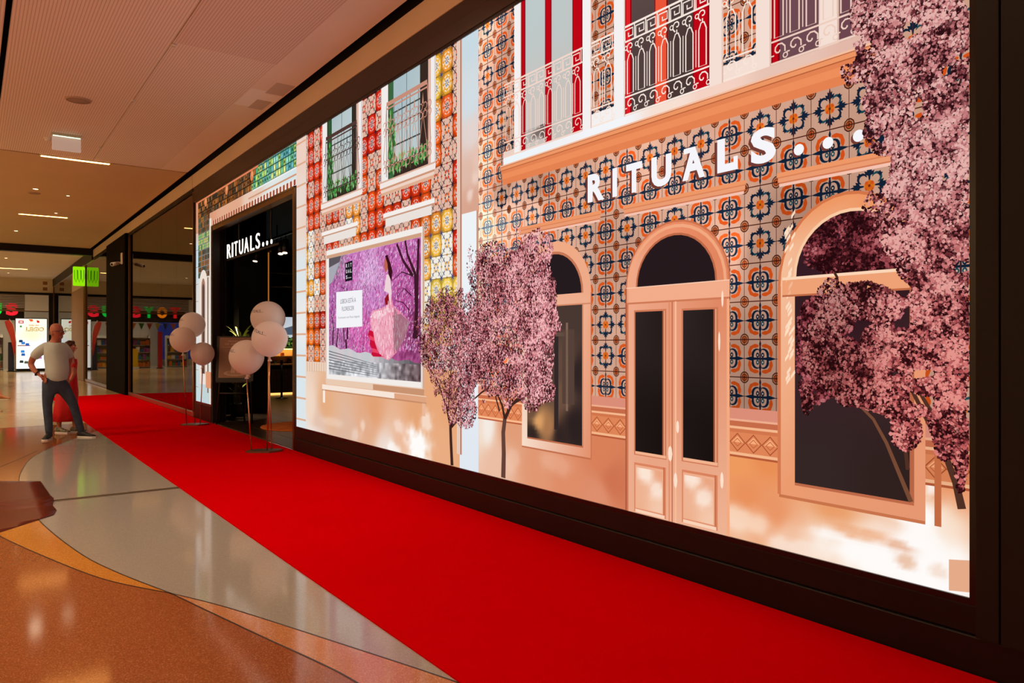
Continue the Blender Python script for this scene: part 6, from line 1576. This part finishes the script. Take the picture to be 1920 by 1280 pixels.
prof = [(.118, .085, 1.27, .02), (.125, .095, 1.20, .02), (.112, .09, 1.06, .02), (.14, .12, .90, .0), (.158, .14, .70, -.015), (.17, .155, .45, -.04), (.18, .165, .20, -.065), (.165, .15, .20, -.065)]
n = 28; vs = []; fs = []
for rx, ry, z, cx in prof:
    for k in range(n):
        a = 2 * PI * k / n; f = 1 + (.05 * math.sin(7 * a) if z < .8 else 0)
        vs.append((cx + rx * f * math.cos(a), Y + ry * f * math.sin(a), z))
for i in range(len(prof) - 1):
    for k in range(n): fs.append((i * n + k, i * n + (k + 1) % n, (i + 1) * n + (k + 1) % n, (i + 1) * n + k))
MB().add(vs, fs, True).build('dress', M_dress, wo)
MB().ell((.13, Y - .11, 1.13), (.06, .05, .09), 12, 8).build('sleeve', M_dress, wo)
wo.scale = (.97, .97, .94)
M_sandal = mat('sandal_print', (150, 146, 110), .6, rgb2=(60, 50, 44), vscale=30)
shoe(wo, -.115, Y - .04, -.2, .25, M_sandal, name='sandal'); shoe(wo, .09, Y + .06, -.1, .25, M_sandal, name='sandal')

# ---- person seated on a bench at the left edge of the view
sb = hp(-33, 772)
bn_ = thing('bench', (sb.x, sb.y, 0), -TH, 'brown upholstered bench at the left edge, mostly out of the picture', 'bench')
MB().bbox(-.9, -.12, -.5, .6, .08, .44, .04).build('seat', mat('bench_brown', (120, 72, 46), .5, var=.08, vscale=4), bn_)
for x, y in ((-.85, -.45), (-.17, -.45), (-.85, .55), (-.17, .55)): MB().bbox(x - .03, x + .03, y - .03, y + .03, 0, .09, .005).build('leg', M_dark, bn_)
se = thing('person', (sb.x, sb.y, 0), -TH, 'seated person at the left edge with crossed legs and sandals', 'person')
V = [(-.34, 0, .56, .14, .13), (-.36, 0, .74, .13, .11), (-.35, 0, .92, .15, .11), (-.34, 0, 1.04, .09, .08), (-.32, 0, 1.12, .045, .045), (-.29, 0, 1.19, .055, .058), (-.28, 0, 1.27, .08, .078), (-.29, 0, 1.34, .055, .055),
     (-.30, -.18, 1.0, .05, .05), (-.22, -.22, .80, .042, .042), (-.02, -.14, .70, .034, .034), (.06, -.10, .70, .024, .022), (-.30, .18, 1.0, .05, .05), (-.2, .2, .80, .042, .042), (0, .1, .72, .03, .03),
     (-.18, -.08, .54, .085, .085), (.16, -.08, .56, .062, .062), (.24, -.08, .30, .052, .052), (.26, -.08, .09, .036, .036), (.30, -.08, .05, .03, .03),
     (-.18, .10, .56, .085, .085), (.18, .02, .68, .062, .062), (.30, -.0, .50, .05, .05), (.40, -.02, .34, .034, .034), (.44, -.02, .31, .03, .03)]
E = [(0, 1), (1, 2), (2, 3), (3, 4), (4, 5), (5, 6), (6, 7), (3, 8), (8, 9), (9, 10), (10, 11), (3, 12), (12, 13), (13, 14), (0, 15), (15, 16), (16, 17), (17, 18), (18, 19), (0, 20), (20, 21), (21, 22), (22, 23), (23, 24)]
hV, hE = hand(None, (.07, -.10, .70), (1, .2, -.1), (0, -.5, .8), M_skinB, .6, .9); V, E = merge(V, E, hV, hE, 11)
skin('body', V, E, M_skinB, se)
skin('shirt', [(-.345, 0, .54, .165, .15), (-.36, 0, .74, .155, .135), (-.35, 0, .93, .165, .13), (-.34, 0, 1.05, .08, .08), (-.30, -.19, 1.0, .065, .065), (-.25, -.215, .88, .062, .062), (-.30, .19, 1.0, .065, .065), (-.25, .2, .88, .062, .062)], [(0, 1), (1, 2), (2, 3), (2, 4), (4, 5), (2, 6), (6, 7)], mat('shirt_rust', (150, 70, 40), .8), se)
skin('shorts', [(-.33, 0, .56, .16, .145), (-.18, -.09, .54, .105, .10), (.06, -.08, .555, .088, .085), (-.18, .10, .56, .105, .10), (.06, .05, .63, .088, .085)], [(0, 1), (1, 2), (0, 3), (3, 4)], mat('shorts_dark', (60, 44, 36), .85), se)
MB().ell((-.285, 0, 1.31), (.088, .086, .07), 14, 10).build('hair', mat('hair_brown', (84, 44, 26), .8), se)
MB().ell((-.20, 0, 1.26), (.018, .012, .016), 8, 6).build('nose', M_skinB, se)
shoe(se, .28, -.08, -.05, .27, mat('sneaker_tan', (206, 170, 130), .7)); shoe(se, .42, -.02, -.05, .26, mat('sandal_tan', (176, 110, 66), .6), .26, name='sandal')
